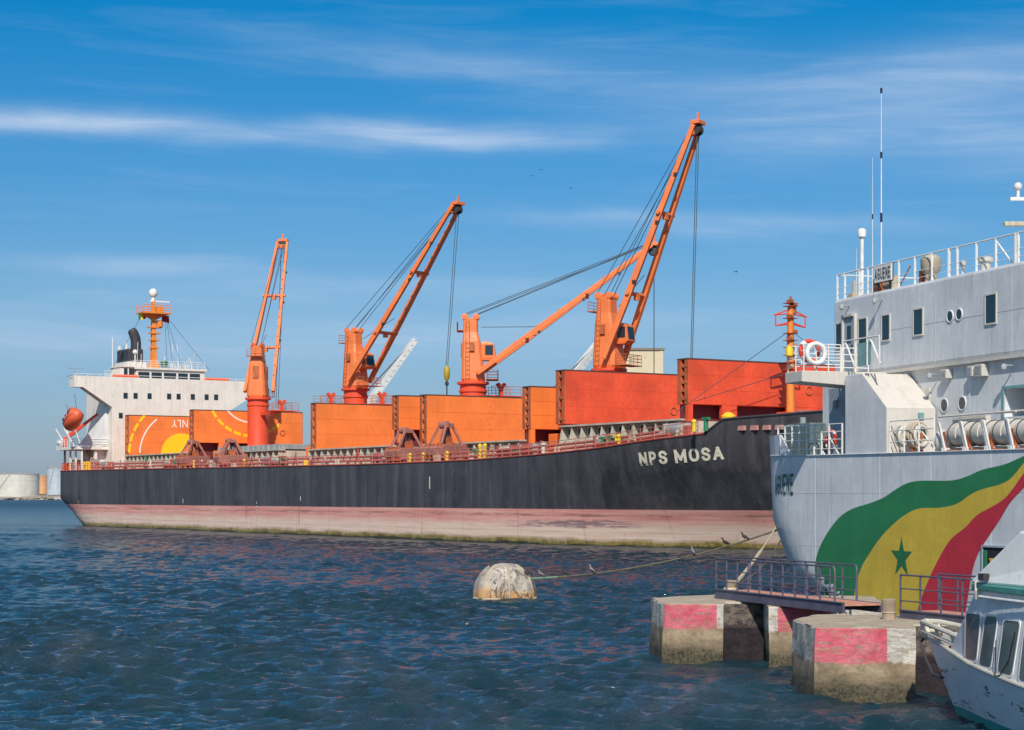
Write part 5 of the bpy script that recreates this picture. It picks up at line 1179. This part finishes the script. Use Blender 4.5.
RECESS.col(RECESS.mix(RECESS.rng(zsep, .95, .8), RECESS.mix(RECESS.rng(n_, .4, .6), (.20, .16, .13), (.03, .022, .022)), RECESS.mix(RECESS.rng(n_, .4, .7), (.005, .003, .005), (.035, .02, .03)))); RECESS.rough(.8); RECESS.bump(n_, .05, .9); RECESS = RECESS.m  # mottled wall colour, nearly black in its lower part
def pier(plan, zt, mat, label, recess, batter=.05):
    cx = sum(p[0] for p in plan)/len(plan); cy = sum(p[1] for p in plan)/len(plan); root = tag(empty('concrete_pier', (cx, cy, 0)), label, 'pier', 'painted concrete piers'); m = MB(); rings = []
    levels = [(-.9, batter*1.3), (0, batter), (.35, batter*.8), (.7, batter*.55), (1.05, batter*.3), (zt-.04, .0), (zt, -.03)]
    # densify the outline, rough the edges
    P = []
    for a, b in zip(plan, plan[1:]+plan[:1]):
        L_ = math.hypot(b[0]-a[0], b[1]-a[1]); n = max(1, int(L_/.3))
        for i in range(n): P.append((a[0]+(b[0]-a[0])*i/n, a[1]+(b[1]-a[1])*i/n, i == 0))
    for z, o in levels:
        r = []
        for x, y, corner in P:
            d = Vector((x-cx, y-cy)).normalized(); j = random.uniform(-.025, .025); cc = (-random.uniform(.0, .03) if corner else 0); r.append((x-cx+d.x*(o+cc)+j, y-cy+d.y*(o+cc)+j, z+(random.uniform(-.012, .012) if z > 1.3 else 0)))
        rings.append(r)
    m.loft(rings); m.build('pier_body', mat, root)
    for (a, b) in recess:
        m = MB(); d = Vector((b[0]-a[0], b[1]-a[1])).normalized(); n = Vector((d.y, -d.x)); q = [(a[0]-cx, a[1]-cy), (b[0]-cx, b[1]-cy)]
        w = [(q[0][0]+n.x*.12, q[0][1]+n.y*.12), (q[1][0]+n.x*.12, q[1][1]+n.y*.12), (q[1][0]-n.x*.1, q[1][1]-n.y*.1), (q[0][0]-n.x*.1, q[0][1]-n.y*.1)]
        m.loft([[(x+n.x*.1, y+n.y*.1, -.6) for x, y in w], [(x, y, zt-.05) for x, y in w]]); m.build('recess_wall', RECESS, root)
    return root
far_plan = [(3.85, 47.1), (5.38, 46.95), (5.5, 48.1), (6.52, 48.0), (6.38, 46.0), (9.4, 45.6), (9.9, 50.6), (5.9, 51.7), (3.76, 50.0)]
fc = (sum(p[0] for p in far_plan)/9, sum(p[1] for p in far_plan)/9)
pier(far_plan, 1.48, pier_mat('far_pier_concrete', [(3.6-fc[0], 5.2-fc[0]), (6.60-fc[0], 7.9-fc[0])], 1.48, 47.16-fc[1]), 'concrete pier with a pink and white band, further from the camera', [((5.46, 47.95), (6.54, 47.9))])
near_plan = [(6.27, 38.35), (8.32, 38.1), (8.5, 39.4), (14, 39.0), (14.2, 42.7), (6.95, 42.5), (6.22, 41.0)]
nc = (sum(p[0] for p in near_plan)/7, sum(p[1] for p in near_plan)/7)
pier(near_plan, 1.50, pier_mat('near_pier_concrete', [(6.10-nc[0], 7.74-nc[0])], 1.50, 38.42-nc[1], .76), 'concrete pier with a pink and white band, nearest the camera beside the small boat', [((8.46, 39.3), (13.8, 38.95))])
def bollard(loc, r, h, label, mat):
    root = tag(empty('bollard', loc), label, 'bollard', 'bollards on the piers'); m = MB(); m.lathe([(r*1.02, -.05), (r, .04), (r*.96, h*.7), (r*1.06, h*.78), (r*1.06, h*.95), (r*.9, h), (r*.3, h+.01)], n=18); m.build('post', mat, root, True)
    m = MB(); m.torus((0, 0, h*.35), r*1.0, .015, 'z', 20, 6); m.build('band', BEIGE, root, True)
BCON = paint('bollard_concrete', (.40, .31, .22), .85, .25, .5, scale=8)
bollard((8.33, 40.9, 1.49), .15, .46, 'round concrete bollard standing on the nearer pier between both gangways', BCON)
bollard((5.98, 50.6, 1.5), .13, .42, 'short brown bollard on the farther pier with the mooring rope tied round it', BCON)

# ------------------------------------------------------------------ gangways
def gangway(p0, p1, zt, width, label, rail_h, far_ext=0, posts=.45):
    d = Vector((p1[0]-p0[0], p1[1]-p0[1])); L_ = d.length; ang = math.atan2(d.y, d.x); root = tag(empty('gangway', (p0[0], p0[1], zt), ang), label, 'gangway', 'gangways between the piers')
    m = MB(); m.box(0, L_, -.06, 0.0, -.23, 0); m.box(0, L_, width, width+.06, -.23, 0); m.box(0, L_, -.09, .0, .001, .03)
    for i in range(int(L_/1.2)+1): m.box(i*1.2, i*1.2+.08, .001, width-.001, -.2, -.06)
    m.build('girder', RAILBLUE, root, bevel=.008)
    m = MB(); n = int(L_/.28)
    for i in range(n): m.box(L_*i/n+.006, L_*(i+1)/n-.006, .002, width-.002, -.058, -.012)
    m.build('deck_plank', PLANK, root)
    for side, y, e in ((0, -.03, 0), (1, width+.03, far_ext)):
        m = MB(); x1 = L_-.5+e
        for k, lv in enumerate((1, .62, .28)): m.tube([(0, y, rail_h*lv), (x1, y, rail_h*lv)], .022 if k == 0 else .015, 7)
        m.tube([(x1, y, rail_h), (x1+.05, y, rail_h-.04), (x1+.07, y, rail_h-.12), (x1+.07, y, 0)], .03, 8); nn = max(2, int(x1/posts))
        for i in range(nn): x = x1*i/nn; m.box(x-.012, x+.012, y-.02, y+.02, -.02, rail_h-.01)
        m.build('handrail', RAILBLUE, root)
    return root
gangway((5.49, 49.5), (7.74, 43.0), 1.72, .95, 'blue steel gangway with red deck linking the farther pier to the nearer pier', .84, -.75, .62)
gangway((8.72, 41.4), (10.9, 35.9), 1.66, .95, 'blue steel gangway starting right of the round bollard behind the small boat', .80, .3, .7)

# ------------------------------------------------------------------ buoy, mooring lines
def buoy():
    X, Y, _ = gp(505, 599, 0); root = tag(empty('mooring_buoy', (X, Y, 0), R(15)), 'large cream and rust mooring buoy floating in open water', 'buoy')
    t = NT('buoy_paint'); x, y, z = t.sep(); n = t.noise((1, 1, 1), 1.6, 7, .7); w = t.noise((1, 1, .5), 1.0, 5, .6, 1.2)
    c = t.mix(t.rng(n, .38, .62), (.28, .24, .19), (.54, .49, .41)); zz = t.math('ADD', z, t.math('MULTIPLY', t.math('SUBTRACT', w, .5), 1.3))
    c = t.mix(t.math('MULTIPLY', t.rng(zz, .55, .25), .8), c, (.62, .30, .08)); c = t.mix(t.rng(t.math('ABSOLUTE', t.math('SUBTRACT', w, .52)), .018, .008), c, (.10, .085, .07)); c = t.mix(t.math('MULTIPLY', t.rng(t.noise((1, 1, .4), 2.5, 8, .8, off=(3, 2, 1)), .54, .62), .8), c, (.10, .08, .07)); c = t.mix(t.rng(z, .12, .03), c, (.06, .06, .03))
    t.col(c); t.rough(.7); t.bump(n, .08, .8)
    m = MB(); rings = []
    for a in range(-30, 91, 6): q = R(a); cq = abs(math.cos(q))**.88; rings.append([(1.28*cq*math.cos(b)*(1+.05*math.cos(7*b)*math.cos(q)), 1.28*cq*math.sin(b)*(1+.05*math.cos(7*b)*math.cos(q)), .18+1.30*math.sin(q)) for b in [2*PI*i/48 for i in range(48)]])
    m.loft(rings); m.build('float', t.m, root, True)
    m = MB()
    for b in (.3, 1.6, 2.6, 3.7, 4.6, 5.5): m.tube([(1.30*math.cos(R(a))**.88*math.cos(b), 1.30*math.cos(R(a))**.88*math.sin(b), .18+1.30*math.sin(R(a))) for a in range(-10, 75, 8)], .05, 6)
    m.build('rubbing_strake', BEIGE, root, True)
    m = MB(); m.torus((0, 0, .04), 1.27, .06, 'z', 36, 8); m.build('waterline_fender', BEIGE, root, True); m = MB(); m.torus((.9, -.35, .95), .16, .05, 'y', 16, 6); m.cyl((.0, 0, 1.36), .1, .1, 12); m.build('mooring_eye', BLACKP, root, True)
    return X, Y
BX, BY = buoy()
def sagline(a, b, sag, n=26): return [Vector(a).lerp(Vector(b), i/n)-Vector((0, 0, sag*4*(i/n)*(1-i/n))) for i in range(n+1)]
kb, zb_ = fside(776, 530); wb = FF.w(kb, ft(kb, zb_)); BOWP = (wb[0], wb[1], zb_)
line_pts = sagline((BX+1.0, BY-.5, .86), BOWP, .40)
def lines():
    m = MB(); m.tube(line_pts, .038, 7); o = m.build('mooring_line', simple('old_green_brown_rope', (.11, .10, .065), .85, .4, 6)); tag(o, 'long sagging mooring rope from the cream buoy to the ferry bow', 'rope')
    m = MB(); p = line_pts[0]; m.tube([p, line_pts[1], line_pts[2], line_pts[3]], .048, 7); m.build('chafe_sleeve', simple('pale_green_sleeve', (.13, .22, .14), .8), o)
    HEMP = simple('pale_hemp_rope', (.50, .42, .28), .9, .25, 12); tb = Vector((5.98, 50.6, 1.68))
    lb = ['pale thick hawser from the farther pier bollard up to the ferry bow', 'dark thin hawser beside the pale one at the ferry bow']
    a = (BOWP[0]-.05, BOWP[1]-.1, BOWP[2]+.15)
    m = MB(); P = sagline(tb, a, .12, 18); m.tube(P, [.06]*11+[.03]*8, 8); m.torus(tb, .155, .05, 'z', 18, 6); o = m.build('hawser', HEMP, None, True); tag(o, lb[0], 'rope', 'hawsers at the ferry bow')
    k, z = fside(779.5, 541); w_ = FF.w(k, ft(k, z)); m = MB(); P = sagline(tb+Vector((.12, .0, .08)), (w_[0]-.03, w_[1]-.03, z), .25, 18); m.tube(P, .03, 8); o = m.build('hawser', simple('dark_rope', (.10, .085, .07), .9), None, True); tag(o, lb[1], 'rope', 'hawsers at the ferry bow')
lines()

# ------------------------------------------------------------------ birds
DKB = simple('bird_dark_plumage', (.035, .032, .03), .8, .3, 20); LTB = simple('bird_white_plumage', (.22, .21, .2), .8, .15, 20)
def bird(loc, heading, label, light=False, sc=1.0, up=.5, n=10):
    root = tag(empty('bird', loc, heading), label, 'bird', 'birds resting on the rope and buoy'); root.scale = (sc*.85,)*3
    m = MB(); P = [(-.26, 0, .06), (-.20, 0, .09), (-.10, 0, .14), (0, 0, .19), (.07, 0, .19+.06*up), (.11, 0, .24+.1*up), (.13, 0, .29+.14*up), (.17, 0, .31+.15*up), (.21, 0, .30+.15*up), (.27, 0, .29+.15*up)]
    m.tube(P, [.008, .035, .07, .09, .078, .045, .036, .042, .02, .004], n); m.build('body', LTB if light else DKB, root, True)
    w = MB()
    for sg in (-1, 1): w.tube([(.06, sg*.07, .20), (-.08, sg*.085, .15), (-.28, sg*.03, .07)], [.03, .05, .006], 8)
    w.build('wing', DKB, root, True)
    l = MB()
    for sg in (-1, 1): l.tube([(.0, sg*.035, .12), (.01, sg*.035, .0)], .008, 5); l.tube([(.0, sg*.035, .004), (.05, sg*.035, .004)], .008, 5)
    l.build('legs', simple('bird_leg', (.3, .15, .05), .7), root) if 'bird_leg' not in bpy.data.materials else l.build('legs', bpy.data.materials['bird_leg'], root)
def on_line(px):
    best = min(((abs(p.x/p.y*F_PX+CX-px), i) for i, p in enumerate(line_pts)), key=lambda q: q[0])[1]
    # finer
    b = None
    for i in range(len(line_pts)-1):
        for f in np.linspace(0, 1, 9):
            q = line_pts[i].lerp(line_pts[i+1], f); e = abs(q.x/q.y*F_PX+CX-px)
            if b is None or e < b[0]: b = (e, q)
    return b[1]+Vector((0, 0, .035))
bird(on_line(541), 2.6, 'small pale bird perched on the rope nearest the buoy', True, .8)
bird(on_line(564.5), 2.9, 'dark bird perched on the rope, second from the buoy', False, .9)
bird(on_line(591.5), 2.4, 'black and white bird on the rope, third from the buoy', True, .85, 1)
bird(on_line(693), 2.0, 'pale upright bird perched midway along the mooring rope', True, .75, 1.2)
bird(on_line(725.5), 3.3, 'dark bird on the rope, left one of the pair nearest the ferry', False, .95)
bird(on_line(744.5), 2.7, 'dark bird on the rope closest to the ferry bow', False, .9)
bird((BX-.55, BY-.1, 1.22), 1.7, 'dark upright bird standing on the left of the buoy top', False, .95, 1.2)
bird((BX+.15, BY+.0, 1.46), .6, 'small brown bird standing on the crown of the buoy', False, .7, .6)
bird((BX+.86, BY-.5, .98), 2.2, 'dark bird crouching on the right shoulder of the buoy', False, .9, .3)
def gull(px, py, Z, label, rz):
    root = tag(empty('flying_bird', ((px-CX)/F_PX*Z, Z, EYE+(HY-py)*Z/F_PX), rz), label, 'bird', 'birds flying in the sky'); root.scale = (.6,)*3; m = MB(); m.tube([(-.3, 0, 0), (-.1, 0, 0), (.1, 0, .02), (.25, 0, .03), (.33, 0, .02)], [.01, .07, .09, .05, .01], 8); m.build('body', DKB, root, True)
    for sg in (-1, 1): m = MB(); m.loft([[(.12, sg*.05, .03), (-.1, sg*.05, .03), (-.1, sg*.05, .05), (.12, sg*.05, .05)], [(.15, sg*.4, .2), (-.05, sg*.4, .2), (-.05, sg*.4, .215), (.15, sg*.4, .215)], [(-.05, sg*.85, .1), (-.1, sg*.85, .1), (-.1, sg*.85, .11), (-.05, sg*.85, .11)]]); m.build('wing', DKB, root)
gull(736, 272, 230, 'dark bird flying right of the tallest crane jib', .5); gull(541, 170, 300, 'tiny bird high in the sky, left of the tallest jib, upper one', 2.0); gull(532, 176, 300, 'tiny bird high in the sky, left of the tallest jib, lower one', 1.0); gull(571, 188, 320, 'tiny bird in the sky just left of the tallest crane jib', 2.5)

# ------------------------------------------------------------------ small boat
SB = Frame(8.17, 36.3, .3, -.954)
def small_boat():
    root = tag(empty('passenger_boat', (SB.o[0], SB.o[1], 0), SB.ang), 'small blue grey cabin boat with teal roof trim at the bottom right', 'boat')
    BH = NT('boat_hull_paint'); x, y, z = BH.sep(); n = BH.noise((1, 1, 1), 1.2, 6, .65); sc = BH.noise((.55, .55, 3.6), 1.7, 5, .68, .5, off=(1.3, .4, 2.0))
    c = BH.mix(BH.rng(n, .35, .65), (.66, .71, .74), (.76, .80, .82)); c = BH.mix(BH.math('MULTIPLY', BH.rng(sc, .605, .63), .9), c, (.04, .05, .06)); c = BH.mix(BH.math('MULTIPLY', BH.rng(BH.noise((3, 3, .3), 2, 6, .7), .55, .72), .35), c, (.5, .53, .54))
    c = BH.mix(BH.rng(z, .235, .225), c, (.03, .36, .30)); c = BH.mix(BH.rng(z, .06, .03), c, (.02, .07, .06)); BH.col(c); BH.rough(.4); BH.bump(n, .02, .5)
    PB = paint('cabin_blue_grey', (.76, .79, .81), .4, .08, .3, scale=4, rust=(.35, .3, .26)); CR = paint('boat_cream', (.62, .58, .48), .5, .12, .3, scale=6)
    gun = [(0, .04), (.35, .13), (.8, .23), (1.65, .53), (2.9, .87), (4.1, 1.15), (5.8, 1.5), (8, 1.6), (11, 1.55)]; gz = [(0, 1.46), (1.65, 1.34), (3, 1.2), (6, 1.03), (11, .98)]
    wl = [(0, 0), (1.3, .02), (2.2, .28), (3.2, .62), (4.5, .98), (6, 1.25), (11, 1.35)]
    def hb(k, f): return lerp(wl, k)*(1-f)**1.2+lerp(gun, k)*(1-(1-f)**1.2)
    g = []; ks = [0, .35, .8, 1.25, 1.7, 2.3, 2.9, 3.5, 4.2, 5, 6, 7.2, 8.5, 11]
    m = MB()
    for sg in (-1, 1):
        G = []
        for k in ks:
            r = []
            for j in range(9):
                f = j/8; z = -.35+(lerp(gz, k)+.35)*f; kk_ = k+max(0, 1.45*(1-k/2.5))*(1-f)**1.05 if k < 2.5 else k
                ff = max(0, min(1, z/lerp(gz, k))); r.append((kk_, sg*(hb(kk_, ff) if k > .01 else .03), z))
            G.append(r)
        m.loft(G, cap=False, close=False)
    m.add([(11, -1.35, -.35), (11, 1.35, -.35), (11, 1.55, .98), (11, -1.55, .98)], [(0,1,2,3)]); m.build('hull', BH.m, root, True)
    m = MB(); m.loft([[(k, -lerp(gun, k)+.02, lerp(gz, k)-.1), (k, lerp(gun, k)-.02, lerp(gz, k)-.1)] for k in ks], cap=False, close=False); m.build('deck', CR, root)
    m = MB()
    for sg in (-1, 1): m.tube([(k, sg*lerp(gun, k), lerp(gz, k)) for k in ks], .04, 8)
    m.build('gunwale', CR, root, True)
    m = MB(); P = [(2.4, -.60, 0), (1.6, -.45, 0), (.8, -.30, 0), (.1, -.2, 0), (-.12, 0, 0), (.1, .2, 0), (.8, .30, 0), (1.6, .45, 0), (2.4, .6, 0)]
    m.tube([(a, b, lerp(gz, max(a, 0))+.30) for a, b, _ in P], .05, 8); m.tube([(a, b*.98, lerp(gz, max(a, 0))+.12) for a, b, _ in P], .035, 8)
    for a, b, _ in P[1:-1]: m.tube([(max(a, .03), b*.7, lerp(gz, max(a, 0))), (a, b, lerp(gz, max(a, 0))+.30)], .04, 7)
    m.build('bow_pulpit', CR, root, True)
    m = MB(); m.box(.75, 1.15, -.14, .14, 1.3, 1.6); m.build('anchor_locker', WHITE2, root, bevel=.03); m = MB(); m.cyl((.5, -.09, 1.3), .06, .2, 10); m.torus((1.3, -.15, 1.36), .12, .035, 'z', 14, 6); m.build('bitt', EDGE, root, True)
    m = MB(); m.tube([(.1, -.1, 1.5), (-.02, -.16, 1.35), (.25, -.2, 1.05), (.6, -.26, .8), (.95, -.24, .75)], .03, 7); m.build('bow_fender_rope', BLACKP, root, True)
    # cabin: side wall as ruled surface (a along, b up)
    zt = 2.55
    def bot(a): k = 1.65+a*7.35; return Vector((k, -(lerp(gun, k)-.02), lerp(gz, k)-.02))
    def top(a): k = 3.3+a*5.7; return Vector((k, -lerp([(3.1, .92), (4.2, 1.12), (5.4, 1.26), (9, 1.34)], k), zt))
    def wall(a, b): return bot(a).lerp(top(a), b)
    m = MB(); A_ = [i/16 for i in range(17)]
    g = [[wall(a, b) for b in (0, .25, .5, .75, 1)] for a in A_]; m.loft(g, cap=False, close=False); m.loft([[Vector((p.x, -p.y, p.z)) for p in r] for r in g], cap=False, close=False)
    b0, t0 = wall(0, 0), wall(0, 1)
    m.add([b0, t0, (2.9, 0, zt), (1.55, 0, b0.z), (t0.x, -t0.y, zt), (b0.x, -b0.y, b0.z)], [(0, 1, 2, 3), (3, 2, 4, 5)]); b1, t1 = wall(1, 0), wall(1, 1); m.add([b1, t1, (t1.x, -t1.y, t1.z), (b1.x, -b1.y, b1.z)], [(0,1,2,3)]); cab = m.build('cabin', PB, root)
    def proj(v): X, Y = SB.w(v.x, v.y); return X/Y*F_PX+CX, HY-(v.z-EYE)*F_PX/Y
    def solve(px, py):
        best = None
        a0, a1, c0, c1 = 0, 1, 0, 1
        for it in range(4):
            for a in np.linspace(a0, a1, 25):
                for b in np.linspace(c0, c1, 17):
                    q = proj(wall(a, b)); e = (q[0]-px)**2+(q[1]-py)**2
                    if best is None or e < best[0]: best = (e, a, b)
            da, db = (a1-a0)/12, (c1-c0)/8; a0, a1, c0, c1 = best[1]-da, best[1]+da, best[2]-db, best[2]+db
        return best[1], best[2]
    WFR = simple('window_frame_white', (.80, .80, .77), .4, .06); PG = simple('cabin_glass', (.12, .15, .14), .2, .3, 1.5); CUR = simple('curtain_cream', (.30, .32, .27), .6)
    quads = [[(966.6, 613), (981.6, 614.6), (977, 661), (966, 658.5)], [(986.6, 616), (998.5, 617), (991.5, 668), (979.5, 664.6)], [(1004.8, 620), (1021, 622), (1012.5, 676), (998, 672)]]
    sol = [[solve(*p) for p in q] for q in quads]
    a2 = sol[2]; da = a2[1][0]-a2[0][0]; 
    for e in (1, 2, 3): sol.append([(p[0]+da*1.3*e, p[1]) for p in a2])
    for i, q in enumerate(sol):
        P = [wall(*p) for p in q]; n = (P[1]-P[0]).cross(P[3]-P[0]).normalized(); n = n if n.y < 0 else -n
        c = sum(P, Vector())/4; rp_ = []
        for j in range(4):
            A, B, C_ = P[j-1], P[j], P[(j+1) % 4]; e1, e2 = (A-B), (C_-B); r_ = min(e1.length, e2.length)*.18; p1, p2 = B+e1.normalized()*r_, B+e2.normalized()*r_
            for q in (0, .25, .5, .75, 1): rp_.append(p1*(1-q)**2+B*2*q*(1-q)+p2*q*q)
        N_ = len(rp_); inner = [p+n*.012 for p in rp_]; outer = [c+(p-c)*1.05+(p-c).normalized()*.022+n*.022 for p in rp_]; back = [p-n*.02 for p in outer]
        for mir in (False, True):
            F_ = lambda p: Vector((p.x, -p.y, p.z)) if mir else p
            m = MB(); m.add([F_(p) for p in [x+n*.01 for x in inner]+outer+back], [(j, (j+1) % N_, (j+1) % N_+N_, j+N_) for j in range(N_)]+[(j+N_, (j+1) % N_+N_, (j+1) % N_+2*N_, j+2*N_) for j in range(N_)]); fr = m.build('cabin_window', WFR, root)
            m = MB(); m.add([F_(p) for p in inner], [tuple(range(N_))]); m.build('pane', PG, fr)
    # windscreen
    m = MB()
    for sg in (-1, 1): 
        f = lambda a, b: Vector((1.55, 0, b0.z)).lerp(Vector((b0.x, sg*abs(b0.y), b0.z)), a).lerp(Vector((2.9, 0, zt)).lerp(Vector((t0.x, sg*abs(t0.y), zt)), a), b)+Vector((-.02, 0, .02)); m.add([f(.15, .4), f(.85, .4), f(.85, .9), f(.15, .9)], [(0,1,2,3)])
    m.build('windscreen', PG, root)
    m = MB(); tp = [top(a) for a in A_]; rim = [(p.x-.06, p.y-.07) for p in tp]+[(p.x-.06, -p.y+.07) for p in reversed(tp)]; m.prism(rim, zt+.002, zt+.12, 'z'); m.build('roof_trim', simple('teal_canvas', (.07, .27, .23), .6, .2, 8), root, bevel=.02)
    m = MB(); m.tube([(p.x, p.y-.09, zt-.10) for p in tp[1:]], .03, 8); m.build('grab_rail', FRAIL, root, True); m = MB(); m.tube([(tp[0].x+.15, tp[0].y-.1, zt+.16), (tp[0].x+.2, tp[0].y-.13, zt), (tp[0].x+.15, tp[0].y-.1, zt-.15)], .025, 7); m.build('rail_hook', CR, root)
    m = MB(); m.loft([[(3.15, -1.02, zt+.122), (9, -1.25, zt+.122), (9, 1.25, zt+.122), (3.15, 1.02, zt+.122)], [(4.75, -1.0, 3.62), (9, -1.05, 3.62), (9, 1.05, 3.62), (4.75, 1.0, 3.62)]]); up = m.build('upper_cabin', paint('upper_white', (.86, .85, .82), .5, .05, .2, scale=4), root, bevel=.04)
    m = MB(); m.cyl((5.15, -.85, 3.62), .08, .2, 12); m.cyl((5.15, -.85, 3.82), .17, .04, 14); m.build('roof_vent', FRAIL, up, True)
    m = MB(); a = solve(985, 590); 
    for k in (3.75, 5.35): m.box(k-.09, k+.09, -1.14-(k-3.7)*.06, -.98, zt+.19, zt+.31)
    m.build('side_light', BLACKP, up)
    m = MB(); a_, b_ = solve(998, 676); p = wall(a_, b_); q = wall(*solve(999, 640)); r = wall(*solve(1012, 660)); s_ = wall(*solve(1018, 632)); o = Vector((0, -.06, 0)); m.tube([q+o, p+o, wall(*solve(1003, 675))+o, r+o, s_+o], .012, 6); m.build('hanging_cord', DARK, root, True)
small_boat()

# ------------------------------------------------------------------ crew member on the poop
def person(loc, rz, label):
    J = [(0, 0, .95), (0, 0, 1.15), (0, 0, 1.38), (0, 0, 1.5), (.02, 0, 1.62), (.03, 0, 1.74), (0, .1, .9), (.03, .12, .5), (0, .13, .06), (.12, .14, .03), (0, -.1, .9), (.06, -.12, .5), (.0, -.13, .06), (.12, -.14, .03), (0, .2, 1.4), (.04, .27, 1.13), (.22, .24, 1.02), (.28, .23, 1.0), (0, -.2, 1.4), (.06, -.26, 1.13), (.26, -.2, 1.08), (.32, -.19, 1.07)]
    E = [(0,1), (1,2), (2,3), (3,4), (4,5), (0,6), (6,7), (7,8), (8,9), (0,10), (10,11), (11,12), (12,13), (2,14), (14,15), (15,16), (16,17), (2,18), (18,19), (19,20), (20,21)]
    rr = [.15, .14, .16, .06, .10, .085, .1, .075, .05, .04, .1, .075, .05, .04, .07, .05, .038, .035, .07, .05, .038, .035]
    me = bpy.data.meshes.new('p'); me.from_pydata(J, E, []); o = bpy.data.objects.new('p', me); COL.objects.link(o); sk = o.modifiers.new('s', 'SKIN'); 
    for i, v in enumerate(me.skin_vertices[0].data): v.radius = (rr[i], rr[i]); v.use_root = i == 0
    o.modifiers.new('u', 'SUBSURF').levels = 2; dg = bpy.context.evaluated_depsgraph_get(); dg.update(); me2 = bpy.data.meshes.new_from_object(o.evaluated_get(dg)); bpy.data.objects.remove(o)
    root = bpy.data.objects.new('person', me2); COL.objects.link(root); root.location = loc; root.rotation_euler.z = rz
    me2.materials.clear(); me2.materials.append(simple('coverall_orange', (.8, .12, .04), .8)); me2.materials.append(simple('skin', (.16, .08, .05), .6)); me2.materials.append(DARK)
    for p in me2.polygons:
        p.use_smooth = True; z = p.center.z; p.material_index = 1 if z > 1.52 else (2 if z > 1.72 or z < .09 else 0)
        if z > 1.70: p.material_index = 2
    m = MB(); m.lathe([(.125, 1.72), (.13, 1.78), (.09, 1.86), (.02, 1.89)], (.02, 0, 0), 14); m.build('helmet', YELLOW, root, True); tag(root, label, 'person')
X, Y = CS.w(CS.k(92, -12.4), -12.4); person((X, Y, 8.1), CS.ang-PI/2, 'person in orange coveralls standing on the stern deck of the black ship')
